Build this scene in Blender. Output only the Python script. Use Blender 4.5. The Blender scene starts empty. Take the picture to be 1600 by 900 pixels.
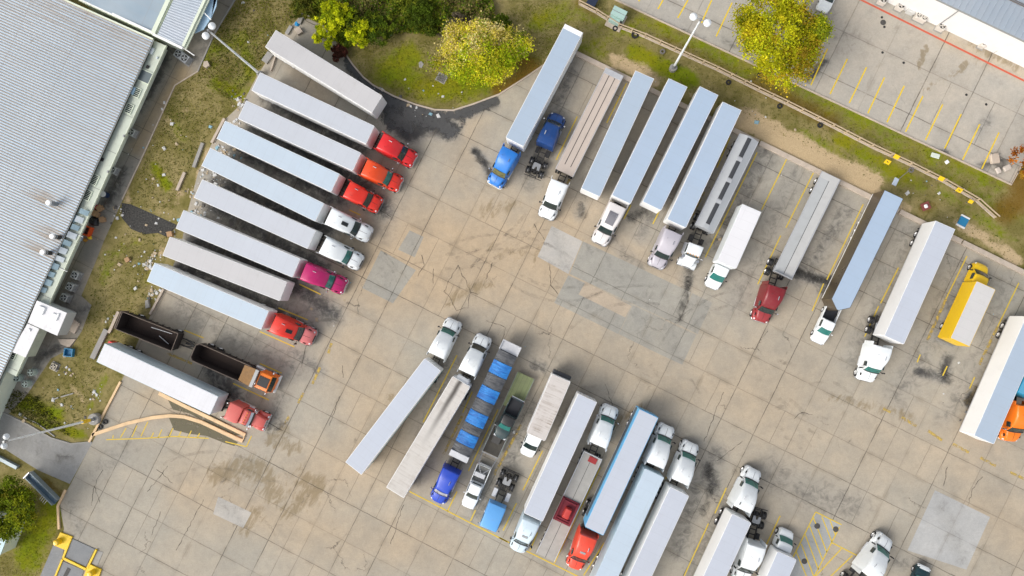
import bpy, bmesh, math, random
import numpy as np
from mathutils import Vector, Matrix
from mathutils.geometry import delaunay_2d_cdt
rnd = random.Random(11)
nrs = np.random.RandomState(5)
PI = math.pi
scene = bpy.context.scene
COL = scene.collection

# ------------------------------------------------------------------ camera
FOC, CAMH = 1066.7, 90.0
NX, NY = 840.0, 482.0
_a, _b = (NX - 800) / FOC, (NY - 450) / FOC
ZC = Vector((_a, -_b, 1)).normalized()
XC = Vector((0, 1, 0)).cross(ZC).normalized()
YC = ZC.cross(XC)
def ray(px, py):
    return XC * (px - 800) - YC * (py - 450) - ZC * FOC
def P(p, z=0.0):
    r = ray(*p); t = (z - CAMH) / r.z
    return Vector((r.x * t, r.y * t, z))
cam = bpy.data.cameras.new('camera'); cam.lens = 24.0; cam.sensor_width = 36.0
cam.clip_start = 0.5; cam.clip_end = 6000
co = bpy.data.objects.new('camera', cam); COL.objects.link(co)
M = Matrix((XC, YC, ZC)).transposed().to_4x4(); M.translation = Vector((0, 0, CAMH)); co.matrix_world = M
scene.camera = co

# ------------------------------------------------------------------ light
SUN = Vector((-0.75, -0.40, 0.72)).normalized()
w = bpy.data.worlds.new('World'); scene.world = w; w.use_nodes = True
nt = w.node_tree; bg = nt.nodes['Background']
sky = nt.nodes.new('ShaderNodeTexSky'); sky.sky_type = 'NISHITA'; sky.sun_disc = False
sky.sun_elevation = math.asin(SUN.z); sky.sun_rotation = math.atan2(SUN.x, SUN.y) % (2 * PI)
sky.dust_density = 4.0; sky.air_density = 1.0; sky.altitude = 50
hs = nt.nodes.new('ShaderNodeHueSaturation'); hs.inputs['Saturation'].default_value = 0.34
nt.links.new(sky.outputs[0], hs.inputs['Color']); nt.links.new(hs.outputs[0], bg.inputs[0])
bg.inputs[1].default_value = 0.15
sl = bpy.data.lights.new('sun', 'SUN'); sl.energy = 1.2; sl.angle = math.radians(36); sl.color = (1.0, 0.93, 0.82)
so = bpy.data.objects.new('sun', sl); COL.objects.link(so); so.rotation_euler = SUN.to_track_quat('Z', 'Y').to_euler()
scene.view_settings.view_transform = 'Standard'; scene.view_settings.look = 'None'
scene.view_settings.exposure = 0.33; scene.view_settings.gamma = 1.0; scene.view_settings.use_curve_mapping = False

# ------------------------------------------------------------------ materials
class NT:
    def __init__(s, name):
        s.m = bpy.data.materials.new(name); s.m.use_nodes = True; s.t = s.m.node_tree
        s.b = s.t.nodes['Principled BSDF']
    def put(s, sock, v):
        if isinstance(v, bpy.types.NodeSocket): s.t.links.new(v, sock)
        else:
            if hasattr(sock, 'default_value'):
                try: sock.default_value = v
                except Exception: sock.default_value = (*v, 1) if hasattr(v, '__len__') else v
    def n(s, typ, ins=None, **kw):
        nd = s.t.nodes.new('ShaderNode' + typ)
        for k, v in kw.items(): setattr(nd, k, v)
        for k, v in (ins or {}).items(): s.put(nd.inputs[k], v)
        return nd
    def math(s, op, a, b=0.0, clamp=False):
        nd = s.n('Math', {0: a, 1: b}, operation=op); nd.use_clamp = clamp; return nd.outputs[0]
    def mix(s, f, a, b, mode='MIX'):
        nd = s.n('Mix', data_type='RGBA', blend_type=mode)
        s.put(nd.inputs[0], f)
        for i, v in ((6, a), (7, b)):
            s.put(nd.inputs[i], v if isinstance(v, bpy.types.NodeSocket) else (*v[:3], 1))
        return nd.outputs[2]
    def noise(s, vec, scale, detail=4, rough=.6, dist=0.0):
        return s.n('TexNoise', {'Vector': vec, 'Scale': scale, 'Detail': detail, 'Roughness': rough, 'Distortion': dist}).outputs[0]
    def ramp(s, v, lo, hi):
        return s.n('MapRange', {0: v, 1: lo, 2: hi, 3: 0.0, 4: 1.0}, interpolation_type='SMOOTHSTEP').outputs[0]
    def pos(s): return s.n('NewGeometry').outputs['Position']
    def obj(s): return s.n('TexCoord').outputs['Object']
    def scale(s, v, sc): return s.n('Mapping', {'Vector': v, 'Scale': sc}).outputs[0]
    def bump(s, h, strength=.3, dist=.05):
        s.put(s.b.inputs['Normal'], s.n('Bump', {'Height': h, 'Strength': strength, 'Distance': dist}).outputs[0])
    def fin(s, col, rough=.6, metal=0.0, coat=0.0):
        s.put(s.b.inputs['Base Color'], col if isinstance(col, bpy.types.NodeSocket) else (*col[:3], 1))
        s.put(s.b.inputs['Roughness'], rough); s.put(s.b.inputs['Metallic'], metal)
        if coat: s.b.inputs['Coat Weight'].default_value = coat; s.b.inputs['Coat Roughness'].default_value = .08
        return s.m
MATS = {}
def mat(name, col, rough=.6, metal=0.0, var=.12, sc=1.5, coat=0.0, dirt=0.0):
    """plain surface with mottled tone and optional grime"""
    if name in MATS: return MATS[name]
    t = NT(name); v = t.pos()
    n1 = t.noise(v, sc, 5, .65)
    c = t.mix(n1, [x * (1 - var) for x in col], [min(x * (1 + var), .95) for x in col])
    if dirt:
        d = t.ramp(t.noise(v, .9, 6, .7), .48, .72)
        c = t.mix(t.math('MULTIPLY', d, dirt), c, (.17, .14, .11))
    r = t.math('ADD', t.math('MULTIPLY', n1, .2), rough - .1)
    MATS[name] = t.fin(c, r, metal, coat); return MATS[name]
def paint(name, col, rough=.38, dirt=.16): return mat('paint_' + name, col, rough, 0, .10, .9, .2, dirt)

def roof_mat(name, col, dirt=.08, streak=.0, rough=.38, gap=1.2, soot=0):
    if name in MATS: return MATS[name]
    t = NT(name); v = t.obj()
    ci = t.n('ObjectInfo').outputs['Random']
    c = t.mix(t.noise(v, .35, 4, .6), [x * .93 for x in col], [min(.9, x * 1.05) for x in col])
    c = t.mix(t.math('MULTIPLY', ci, .12), c, (.55, .53, .52))
    d = t.ramp(t.noise(t.scale(v, (.7, .9, 1)), 1.1, 7, .72), .5, .8)
    c = t.mix(t.math('MULTIPLY', d, dirt * 1.4), c, (.30, .26, .22))
    dr = t.ramp(t.noise(t.scale(v, (.12, 3.0, 1)), 1.2, 6, .7), .52, .8)
    c = t.mix(t.math('MULTIPLY', dr, .16), c, (.34, .32, .31))
    pn = t.n('TexWhiteNoise', {'W': t.math('ADD', t.math('FLOOR', t.math('DIVIDE', t.n('SeparateXYZ', {0: v}).outputs[0], 3.66)), t.math('MULTIPLY', ci, 37.0))}, noise_dimensions='1D').outputs['Value']
    c = t.mix(t.math('MULTIPLY', pn, .08), c, (.45, .46, .48))
    if streak:
        s1 = t.ramp(t.noise(t.scale(v, (2.6, .22, 1)), 1.3, 6, .7), .42, .72)
        s2 = t.ramp(t.noise(t.scale(v, (.25, .8, 1)), .8, 4, .6), .35, .65)
        c = t.mix(t.math('MULTIPLY', t.math('MULTIPLY', s1, s2), streak), c, (.20, .14, .09))
    if soot:
        so_ = t.n('SeparateXYZ', {0: v}); wv_ = t.math('MULTIPLY', t.math('SUBTRACT', t.noise(v, .5, 5), .5), .25)
        fy = t.math('SUBTRACT', 1.0, t.ramp(t.math('ABSOLUTE', t.math('SUBTRACT', t.math('ADD', so_.outputs[1], wv_), .12)), .02, .55)); fx = t.ramp(so_.outputs[0], 5.5, 15.0)
        c = t.mix(t.math('MULTIPLY', t.math('MULTIPLY', fx, fy), soot), c, (.03, .022, .016))
    # roof bow seams
    sx = t.n('SeparateXYZ', {0: v}).outputs[0]
    fr = t.math('ABSOLUTE', t.math('SUBTRACT', t.math('FRACT', t.math('DIVIDE', sx, gap)), .5))
    seam = t.math('SUBTRACT', 1.0, t.ramp(fr, .0, .035))
    c = t.mix(t.math('MULTIPLY', seam, .14), c, (.25, .25, .26))
    t.bump(t.math('ADD', t.math('MULTIPLY', seam, .4), t.noise(v, .8, 2)), .12, .02)
    MATS[name] = t.fin(c, rough, 0, 0); return MATS[name]

GA = math.radians(26.6)
UX = Vector((math.cos(GA), -math.sin(GA), 0)); VX = Vector((math.sin(GA), math.cos(GA), 0))
J0 = P((590, 385)); SLAB = 4.58
def uv_s(t, v): return t.scale(v, (1, 1, 1))
def concrete(name, grey, tan, joints=True, var=.085, tint=1.0, streaky=.5, cracks=.8, jdark=.86, slab=SLAB, org=J0):
    t = NT(name); v = t.pos()
    a = t.n('Attribute', attribute_name='mask').outputs['Color']
    sp = t.n('SeparateColor', {0: a}); dark, tanm, brown = sp.outputs
    u_ = t.n('VectorMath', {0: v, 1: tuple(UX)}, operation='DOT_PRODUCT').outputs['Value']
    v_ = t.n('VectorMath', {0: v, 1: tuple(VX)}, operation='DOT_PRODUCT').outputs['Value']
    wob = t.math('MULTIPLY', t.math('SUBTRACT', t.noise(v, .8, 6, .75), .5), .22)
    us = t.math('DIVIDE', t.math('ADD', t.math('SUBTRACT', u_, UX.dot(org)), wob), slab)
    vs = t.math('DIVIDE', t.math('ADD', t.math('SUBTRACT', v_, VX.dot(org)), wob), slab)
    cu, cv = t.math('FLOOR', us), t.math('FLOOR', vs)
    cell = t.n('TexWhiteNoise', {'Vector': t.n('CombineXYZ', {0: cu, 1: cv}).outputs[0]}, noise_dimensions='2D')
    big = t.noise(v, .045, 4, .55)
    med = t.noise(v, .35, 6, .65, .4)
    fine = t.noise(v, 6, 5, .75)
    tf = t.math('ADD', t.math('MULTIPLY', t.ramp(big, .35, .65), .30), t.math('MULTIPLY', tanm, .9), True)
    tf = t.math('ADD', tf, t.math('MULTIPLY', t.math('SUBTRACT', med, .5), .5), True)
    tf = t.math('ADD', tf, t.math('MULTIPLY', t.math('SUBTRACT', cell.outputs['Value'], .5), .15), True)
    c = t.mix(tf, grey, tan)
    br = t.math('ADD', 1 - var * .5, t.math('MULTIPLY', cell.outputs['Value'], var))
    br = t.math('MULTIPLY', br, t.math('ADD', .80, t.math('MULTIPLY', med, .40)))
    br = t.math('MULTIPLY', br, t.math('ADD', .76, t.math('MULTIPLY', fine, .48)))
    rough_ = t.noise(v, 1.6, 8, .8, .6)
    br = t.math('MULTIPLY', br, t.math('ADD', .80, t.math('MULTIPLY', rough_, .40)))
    c = t.mix(1.0, c, t.n('CombineColor', {0: br, 1: br, 2: br}).outputs[0], 'MULTIPLY')
    uv = t.n('CombineXYZ', {0: u_, 1: v_}).outputs[0]
    # tyre and drip streaks along the stalls
    st = t.ramp(t.noise(t.scale(uv, (1.0, .16, 1)), .9, 7, .72), .50, .78)
    st2 = t.ramp(t.noise(t.scale(uv, (.16, 1.0, 1)), .9, 7, .72), .52, .80)
    stf = t.math('MULTIPLY', t.math('MAXIMUM', st, t.math('MULTIPLY', st2, .6)), t.math('ADD', .10, t.math('MULTIPLY', dark, .55)))
    c = t.mix(t.math('MULTIPLY', stf, streaky * 1.6, True), c, (.085, .08, .075))
    mot = t.noise(uv_s(t, v), .85, 9, .74, .8)
    c = t.mix(t.math('MULTIPLY', dark, t.math('ADD', .35, t.math('MULTIPLY', med, 1.2)), True), c, (.30, .293, .27))
    mf = t.ramp(t.math('ADD', mot, t.math('MULTIPLY', dark, .24)), .50, .76)
    c = t.mix(t.math('MULTIPLY', mf, t.math('ADD', .14, t.math('MULTIPLY', dark, 1.15)), True), c, (.12, .112, .098))
    sc1 = t.ramp(t.noise(t.scale(v, (.5, 2.6, 1)), .8, 8, .76, .9), .56, .78); sc2 = t.ramp(t.noise(t.scale(v, (2.4, .6, 1)), .7, 8, .76, .9), .58, .80)
    c = t.mix(t.math('MULTIPLY', t.math('MAXIMUM', sc1, sc2), .30), c, (.50, .47, .42))
    sc3 = t.ramp(t.noise(t.scale(v, (.7, 2.0, 1)), 1.3, 9, .78, 1.2), .57, .74)
    c = t.mix(t.math('MULTIPLY', sc3, .22), c, (.22, .20, .165))
    mf2 = t.ramp(t.noise(v, .16, 8, .7, .5), .48, .74)
    c = t.mix(t.math('MULTIPLY', mf2, .26), c, (.20, .19, .17))
    # oil and grime, plus shade painted through the dark channel
    ob = t.ramp(t.math('ADD', t.noise(v, .7, 9, .74, .9), t.math('MULTIPLY', dark, .42)), .68, .98)
    c = t.mix(t.math('MULTIPLY', ob, .86), c, (.045, .045, .047))
    spots = t.ramp(t.noise(v, 1.5, 5, .65, .3), .66, .78)
    c = t.mix(t.math('MULTIPLY', spots, t.math('ADD', .10, t.math('MULTIPLY', dark, .8), True)), c, (.03, .03, .03))
    bb = t.ramp(t.math('ADD', t.noise(t.scale(uv, (1.8, .6, 1)), .75, 9, .74, .8), t.math('MULTIPLY', brown, .36)), .66, .84)
    c = t.mix(t.math('MULTIPLY', bb, .6), c, (.205, .15, .07))
    if joints:
        jn = t.ramp(t.noise(v, .30, 7, .78), .24, .60)
        def ln(x, wd):
            f = t.math('ABSOLUTE', t.math('SUBTRACT', t.math('FRACT', t.math('ADD', x, .5)), .5))
            return t.math('SUBTRACT', 1.0, t.ramp(f, wd * .35, wd))
        def lr(x, k): return t.math('ADD', .22, t.math('MULTIPLY', t.n('TexWhiteNoise', {'W': t.math('ADD', t.math('ROUND', x), k)}, noise_dimensions='1D').outputs['Value'], .78))
        ju, jv = t.math('MULTIPLY', ln(us, .015), lr(us, 3.3)), t.math('MULTIPLY', ln(vs, .015), lr(vs, 71.7))
        # some slabs were cut in two later
        half = t.math('MULTIPLY', ln(t.math('ADD', us, .5), .010), t.math('GREATER_THAN', cell.outputs['Value'], .80))
        j = t.math('MAXIMUM', t.math('MAXIMUM', ju, jv), t.math('MULTIPLY', half, .7))
        c = t.mix(t.math('MULTIPLY', t.math('MULTIPLY', j, jn), jdark), c, (.06, .05, .04))
        # stained margin beside the joints
        j2 = t.math('MAXIMUM', ln(us, .10), ln(vs, .10))
        c = t.mix(t.math('MULTIPLY', t.math('MULTIPLY', j2, t.ramp(t.noise(v, .4, 5), .45, .7)), .28), c, (.15, .12, .08))
    if cracks:
        wv = t.n('VectorMath', {0: t.n('TexNoise', {'Vector': v, 'Scale': .55, 'Detail': 7, 'Roughness': .7}).outputs[1], 1: (2.6, 2.6, 0)}, operation='MULTIPLY').outputs[0]
        vo = t.n('TexVoronoi', {'Vector': t.n('VectorMath', {0: v, 1: wv}, operation='ADD').outputs[0], 'Scale': .2}, feature='DISTANCE_TO_EDGE').outputs['Distance']
        ck = t.math('SUBTRACT', 1.0, t.ramp(vo, .002, .012))
        cm = t.ramp(t.noise(v, .10, 4, .6), .57, .66)
        c = t.mix(t.math('MULTIPLY', t.math('MULTIPLY', ck, cm), cracks), c, (.06, .05, .04))
    t.bump(t.math('ADD', med, t.math('MULTIPLY', fine, .3)), .15, .03)
    t.b.inputs['Specular IOR Level'].default_value = .25
    return t.fin(c, t.math('SUBTRACT', .88, t.math('MULTIPLY', ob, .35)))

def soil():
    t = NT('soil_and_grass'); v = t.pos()
    a = t.n('Attribute', attribute_name='mask').outputs['Color']
    sp = t.n('SeparateColor', {0: a}); green, sand, rust = sp.outputs
    n1 = t.noise(v, .25, 6, .65, .3); n2 = t.noise(v, 1.4, 7, .7); n3 = t.noise(v, 7, 5, .75)
    c = t.mix(t.ramp(n1, .3, .7), (.170, .150, .045), (.31, .255, .115))
    c = t.mix(t.ramp(n2, .48, .72), c, (.105, .10, .026))
    g = t.ramp(t.math('ADD', t.math('MULTIPLY', t.math('SUBTRACT', n1, .5), 1.1), t.math('ADD', green, t.math('MULTIPLY', t.math('SUBTRACT', n2, .5), .7))), .32, .75)
    gc = t.mix(n2, (.080, .125, .004), (.23, .285, .006))
    gc = t.mix(t.ramp(t.noise(v, .12, 4), .4, .65), gc, (.225, .22, .006))
    c = t.mix(t.math('MULTIPLY', g, .92), c, gc)
    s = t.ramp(t.math('ADD', sand, t.math('MULTIPLY', t.math('SUBTRACT', t.noise(v, .5, 7, .7), .5), 1.2)), .38, .66)
    c = t.mix(s, c, t.mix(t.math('ADD', t.math('MULTIPLY', n3, .5), t.math('MULTIPLY', t.noise(v, 2.2, 6, .7), .5)), (.34, .24, .125), (.66, .52, .33)))
    r = t.ramp(t.math('ADD', rust, t.math('MULTIPLY', t.math('SUBTRACT', n2, .5), .6)), .25, .8)
    c = t.mix(t.math('MULTIPLY', r, .85), c, t.mix(n3, (.11, .065, .012), (.22, .125, .016)))
    b = t.math('ADD', .66, t.math('MULTIPLY', n3, .68))
    c = t.mix(1.0, c, t.n('CombineColor', {0: b, 1: b, 2: b}).outputs[0], 'MULTIPLY')
    t.bump(t.math('ADD', t.math('MULTIPLY', n3, .5), n2), .6, .12)
    t.b.inputs['Specular IOR Level'].default_value = .05
    return t.fin(c, .95)

def leaf_mat(name, rough=.7, tr=.35):
    t = NT(name)
    a = t.n('Attribute', attribute_name='tint').outputs['Color']
    t.fin(a, rough); t.b.inputs['Specular IOR Level'].default_value = .06
    tl = t.n('BsdfTranslucent', {0: a}); mx = t.n('MixShader', {0: tr, 1: t.b.outputs[0], 2: tl.outputs[0]})
    out = [n for n in t.t.nodes if n.type == 'OUTPUT_MATERIAL'][0]
    t.t.links.new(mx.outputs[0], out.inputs[0]); return t.m
def attr_mat(name, rough=.8):
    t = NT(name); return t.fin(t.n('Attribute', attribute_name='tint').outputs['Color'], rough)

def metal_roof(name, ca, cb, along, rust=.0, gap=.0):
    t = NT(name); v = t.pos(); a = along.normalized(); p = Vector((-a.y, a.x, 0))
    u_ = t.n('VectorMath', {0: v, 1: tuple(a)}, operation='DOT_PRODUCT').outputs['Value']
    v_ = t.n('VectorMath', {0: v, 1: tuple(p)}, operation='DOT_PRODUCT').outputs['Value']
    uv = t.n('CombineXYZ', {0: u_, 1: v_}).outputs[0]
    big = t.ramp(t.noise(v, .06, 4, .6), .3, .7)
    c = t.mix(big, ca, cb)
    s = t.ramp(t.noise(t.scale(uv, (.05, 1.6, 1)), 1.0, 6, .7), .45, .8)
    c = t.mix(t.math('MULTIPLY', s, .30), c, (.36, .37, .38))
    lap = t.math('ABSOLUTE', t.math('SUBTRACT', t.math('FRACT', t.math('DIVIDE', u_, 7.3)), .5))
    c = t.mix(t.math('MULTIPLY', t.math('SUBTRACT', 1.0, t.ramp(lap, .0, .012)), .4), c, (.30, .31, .33))
    sh = t.n('TexWhiteNoise', {'Vector': t.n('CombineXYZ', {0: t.math('FLOOR', t.math('DIVIDE', u_, 7.3)), 1: t.math('FLOOR', t.math('DIVIDE', v_, 1.08))}).outputs[0]}, noise_dimensions='2D').outputs['Value']
    c = t.mix(t.math('MULTIPLY', sh, .16), c, (.44, .46, .48))
    spk = t.ramp(t.noise(v, 1.1, 4, .6), .70, .76); c = t.mix(t.math('MULTIPLY', spk, .45), c, (.22, .20, .17))
    if rust:
        k = t.n('Attribute', attribute_name='mask').outputs['Color']
        rr = t.n('SeparateColor', {0: k}).outputs[0]
        r2 = t.ramp(t.math('ADD', t.noise(t.scale(uv, (.12, 2.2, 1)), 1.0, 6, .7), t.math('MULTIPLY', rr, .5)), .60, .95)
        c = t.mix(t.math('MULTIPLY', r2, rust), c, (.30, .21, .12))
    return t.fin(c, .42, .15)

WHITE = paint('white', (.83, .875, .91)); WHITE2 = mat('trailer_white', (.88, .885, .88), .45, 0, .04, .6, .1, .06)  # bluish tint of the white puts sky reflection into the paint colour
BLACK = mat('black_rubber', (.018, .018, .019), .75); DARK = mat('dark_chassis', (.028, .027, .027), .6, .2)
RIM = mat('rim_steel', (.62, .62, .62), .35, .6); CHROME = mat('chrome', (.72, .73, .75), .18, .9, .05)
STEEL = mat('grey_steel', (.34, .35, .36), .45, .5); ALU = mat('aluminium', (.66, .67, .69), .38, .55)
GLASS = mat('window_glass', (.018, .034, .034), .06, 0, .1, .5, .5); GLASSG = mat('green_window_glass', (.022, .16, .14), .08, 0, .1, .5, .5)
AMBER = mat('amber_lens', (.8, .35, .03), .25); REDL = mat('red_lens', (.5, .01, .01), .25); LENS = mat('headlamp_lens', (.8, .82, .84), .12)
CONC = mat('kerb_concrete', (.52, .44, .36), .9, 0, .25, 1.1, 0, .25); CONCG = mat('grey_cast_concrete', (.33, .32, .30), .9, 0, .2, .8, 0, .3)
TANK = mat('kerb_tan_painted', (.76, .54, .32), .85, 0, .2, 1.0, 0, .2)
BARK = mat('bark', (.11, .085, .06), .95, 0, .3, 6)

# ------------------------------------------------------------------ mesh building
class MB:
    def __init__(s): s.v = []; s.f = []
    def add(s, vs, fs):
        o = len(s.v); s.v += [tuple(x) for x in vs]; s.f += [tuple(i + o for i in f) for f in fs]; return s
    def box(s, x0, x1, y0, y1, z0, z1, ch=0.0):
        if ch:
            vs = []
            for z, d in ((z0, ch), (z0 + ch, 0), (z1 - ch, 0), (z1, ch)):
                X0, X1, Y0, Y1 = x0 + d, x1 - d, y0 + d, y1 - d
                c = ch - d if d == 0 else 0
                vs += [(X0 + c, Y0, z), (X1 - c, Y0, z), (X1, Y0 + c, z), (X1, Y1 - c, z), (X1 - c, Y1, z), (X0 + c, Y1, z), (X0, Y1 - c, z), (X0, Y0 + c, z)]
            fs = [tuple(range(7, -1, -1)), tuple(range(24, 32))]
            for k in range(3):
                for i in range(8):
                    j = (i + 1) % 8; fs.append((k * 8 + i, k * 8 + j, k * 8 + 8 + j, k * 8 + 8 + i))
            return s.add(vs, fs)
        vs = [(x0, y0, z0), (x1, y0, z0), (x1, y1, z0), (x0, y1, z0), (x0, y0, z1), (x1, y0, z1), (x1, y1, z1), (x0, y1, z1)]
        return s.add(vs, [(3, 2, 1, 0), (4, 5, 6, 7), (0, 1, 5, 4), (1, 2, 6, 5), (2, 3, 7, 6), (3, 0, 4, 7)])
    def prism(s, poly, z0, z1):
        n = len(poly)
        if sum(poly[i][0] * poly[(i + 1) % n][1] - poly[(i + 1) % n][0] * poly[i][1] for i in range(n)) < 0: poly = poly[::-1]
        vs = [(p[0], p[1], z0) for p in poly] + [(p[0], p[1], z1) for p in poly]
        fs = [tuple(range(n - 1, -1, -1)), tuple(range(n, 2 * n))] + [(i, (i + 1) % n, n + (i + 1) % n, n + i) for i in range(n)]
        return s.add(vs, fs)
    def loft(s, secs):
        n = len(secs[0]); vs = [p for q in secs for p in q]; fs = []
        for k in range(len(secs) - 1):
            for i in range(n):
                j = (i + 1) % n; fs.append((k * n + i, (k + 1) * n + i, (k + 1) * n + j, k * n + j))
        fs.append(tuple(range(n))); fs.append(tuple(range(len(secs) * n - 1, (len(secs) - 1) * n - 1, -1)))
        return s.add(vs, fs)
    def tube(s, p0, p1, r0, r1=None, n=8):
        r1 = r0 if r1 is None else r1
        p0, p1 = Vector(p0), Vector(p1); d = (p1 - p0).normalized()
        a = d.orthogonal().normalized(); b = d.cross(a); vs = []
        for p, r in ((p0, r0), (p1, r1)):
            for i in range(n):
                q = 2 * PI * i / n; vs.append(p + (a * math.cos(q) + b * math.sin(q)) * r)
        fs = [(i, (i + 1) % n, n + (i + 1) % n, n + i) for i in range(n)] + [tuple(range(n - 1, -1, -1)), tuple(range(n, 2 * n))]
        return s.add(vs, fs)
    def lathe(s, prof, axis='Z', n=20, c=(0, 0, 0)):
        m = len(prof); vs = []
        for i in range(n):
            q = 2 * PI * i / n
            for r, h in prof:
                p = (r * math.cos(q), r * math.sin(q), h) if axis == 'Z' else (r * math.cos(q), h, r * math.sin(q))
                vs.append((p[0] + c[0], p[1] + c[1], p[2] + c[2]))
        fs = []
        for i in range(n):
            j = (i + 1) % n
            for k in range(m - 1):
                fs.append((i * m + k, j * m + k, j * m + k + 1, i * m + k + 1))
        return s.add(vs, fs)
    def glass(s, x1, z1, w1, x2, z2, w2, bulge=.12, off=.025, n=8, y0=0):
        """curved pane: upper edge (x1,z1,half width w1), lower edge (x2,z2,w2)"""
        d = Vector((x2 - x1, 0, z2 - z1)).normalized(); nn = Vector((-d.z, 0, d.x)); nn = nn if nn.x > 0 or (nn.x == 0 and nn.z > 0) else -nn
        if x2 < x1: nn = Vector((-abs(nn.x), 0, abs(nn.z)))
        vs = []
        for o in (-.01, off):
            for x, z, w_ in ((x1, z1, w1), (x2, z2, w2)):
                for j in range(n + 1):
                    y = -w_ + 2 * w_ * j / n; b = bulge * (1 - (y / w_) ** 2) * (1 if x2 >= x1 else -1)
                    vs.append((x + nn.x * o + b, y + y0, z + nn.z * o))
        m = n + 1; fs = []
        for j in range(n):
            fs += [(2 * m + j, 3 * m + j, 3 * m + j + 1, 2 * m + j + 1), (j, j + 1, m + j + 1, m + j),
                   (j, 2 * m + j, 2 * m + j + 1, j + 1), (m + j, m + j + 1, 3 * m + j + 1, 3 * m + j)]
        fs += [(0, m, 3 * m, 2 * m), (n, 2 * m + n, 3 * m + n, m + n)]
        return s.add(vs, fs)
    def mesh(s, name, smooth=35):
        me = bpy.data.meshes.new(name); me.from_pydata(s.v, [], s.f); me.update()
        bm = bmesh.new(); bm.from_mesh(me); bmesh.ops.recalc_face_normals(bm, faces=bm.faces); bm.to_mesh(me); bm.free()
        if smooth:
            me.polygons.foreach_set('use_smooth', [True] * len(me.polygons)); me.set_sharp_from_angle(angle=math.radians(smooth))
        me.materials.append(None); return me
CACHE = {}
def link(name, me, m, parent=None, loc=None, rz=0.0):
    o = bpy.data.objects.new(name, me); COL.objects.link(o)
    if m is not None:
        if not len(me.materials): me.materials.append(None)
        o.material_slots[0].link = 'OBJECT'; o.material_slots[0].material = m
    if parent: o.parent = parent
    if loc is not None: o.location = loc
    o.rotation_euler.z = rz
    return o
def part(name, mb, m, parent=None, loc=None, rz=0.0, smooth=35, key=None):
    if key is not None and key in CACHE: me = CACHE[key]
    else:
        me = mb.mesh(name, smooth)
        if key is not None: CACHE[key] = me
    return link(name, me, m, parent, loc, rz)
def tag(o, label, cat, group=None, kind=None):
    if label: o['label'] = label
    if cat: o['category'] = cat
    if group: o['group'] = group
    if kind: o['kind'] = kind
    return o
def thing(name, label, cat, loc, rz=0.0, group=None):
    o = bpy.data.objects.new(name, None); COL.objects.link(o); o.empty_display_size = .3
    o.location = loc; o.rotation_euler.z = rz
    return tag(o, label, cat, group)
def rs(x, wb, wt, z0, z1, r, crown=.02, n=4):
    p = [(x, -wb, z0)]
    for i in range(n + 1):
        a = PI - i * PI / 2 / n; p.append((x, -(wt - r) + r * math.cos(a), z1 - r + r * math.sin(a)))
    p.append((x, 0, z1 + crown))
    for i in range(n + 1):
        a = PI / 2 - i * PI / 2 / n; p.append((x, wt - r + r * math.cos(a), z1 - r + r * math.sin(a)))
    p.append((x, wb, z0)); return p

# ------------------------------------------------------------------ wheels
def tyre_prof(r, w_, y0=0):
    ri = r * .58
    return [(ri, y0 - w_ / 2), (r * .9, y0 - w_ / 2), (r * .98, y0 - w_ * .4), (r, y0 - w_ * .2), (r, y0 + w_ * .2), (r * .98, y0 + w_ * .4), (r * .9, y0 + w_ / 2), (ri, y0 + w_ / 2), (ri, y0 - w_ / 2)]
def wheel(parent, x, y, r=.52, w_=.28, dual=False, rim=RIM):
    k = ('tyre', r, w_, dual)
    mb = MB(); sd = 1
    if k not in CACHE:
        if dual: mb.lathe(tyre_prof(r, w_, -.17), 'Y'); mb.lathe(tyre_prof(r, w_, .17), 'Y')
        else: mb.lathe(tyre_prof(r, w_), 'Y')
    o = part('wheel', mb, BLACK, parent, (x, y, r), PI if y < 0 else 0, key=k)
    k2 = ('rim', r, w_, dual)
    mb = MB()
    if k2 not in CACHE:
        e = (.17 if dual else 0) + w_ / 2
        q = r * .575
        mb.lathe([(0, e - .14 if dual else e - .03), (q * .3, e - .14 if dual else e - .03), (q * .42, e - .16 if dual else e - .06), (q * .85, e - .12), (q * .99, e + .005), (q * .99, -e + .02), (0, -e + .02)], 'Y')
    part('rim', mb, rim, o, key=k2)
    return o

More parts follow.
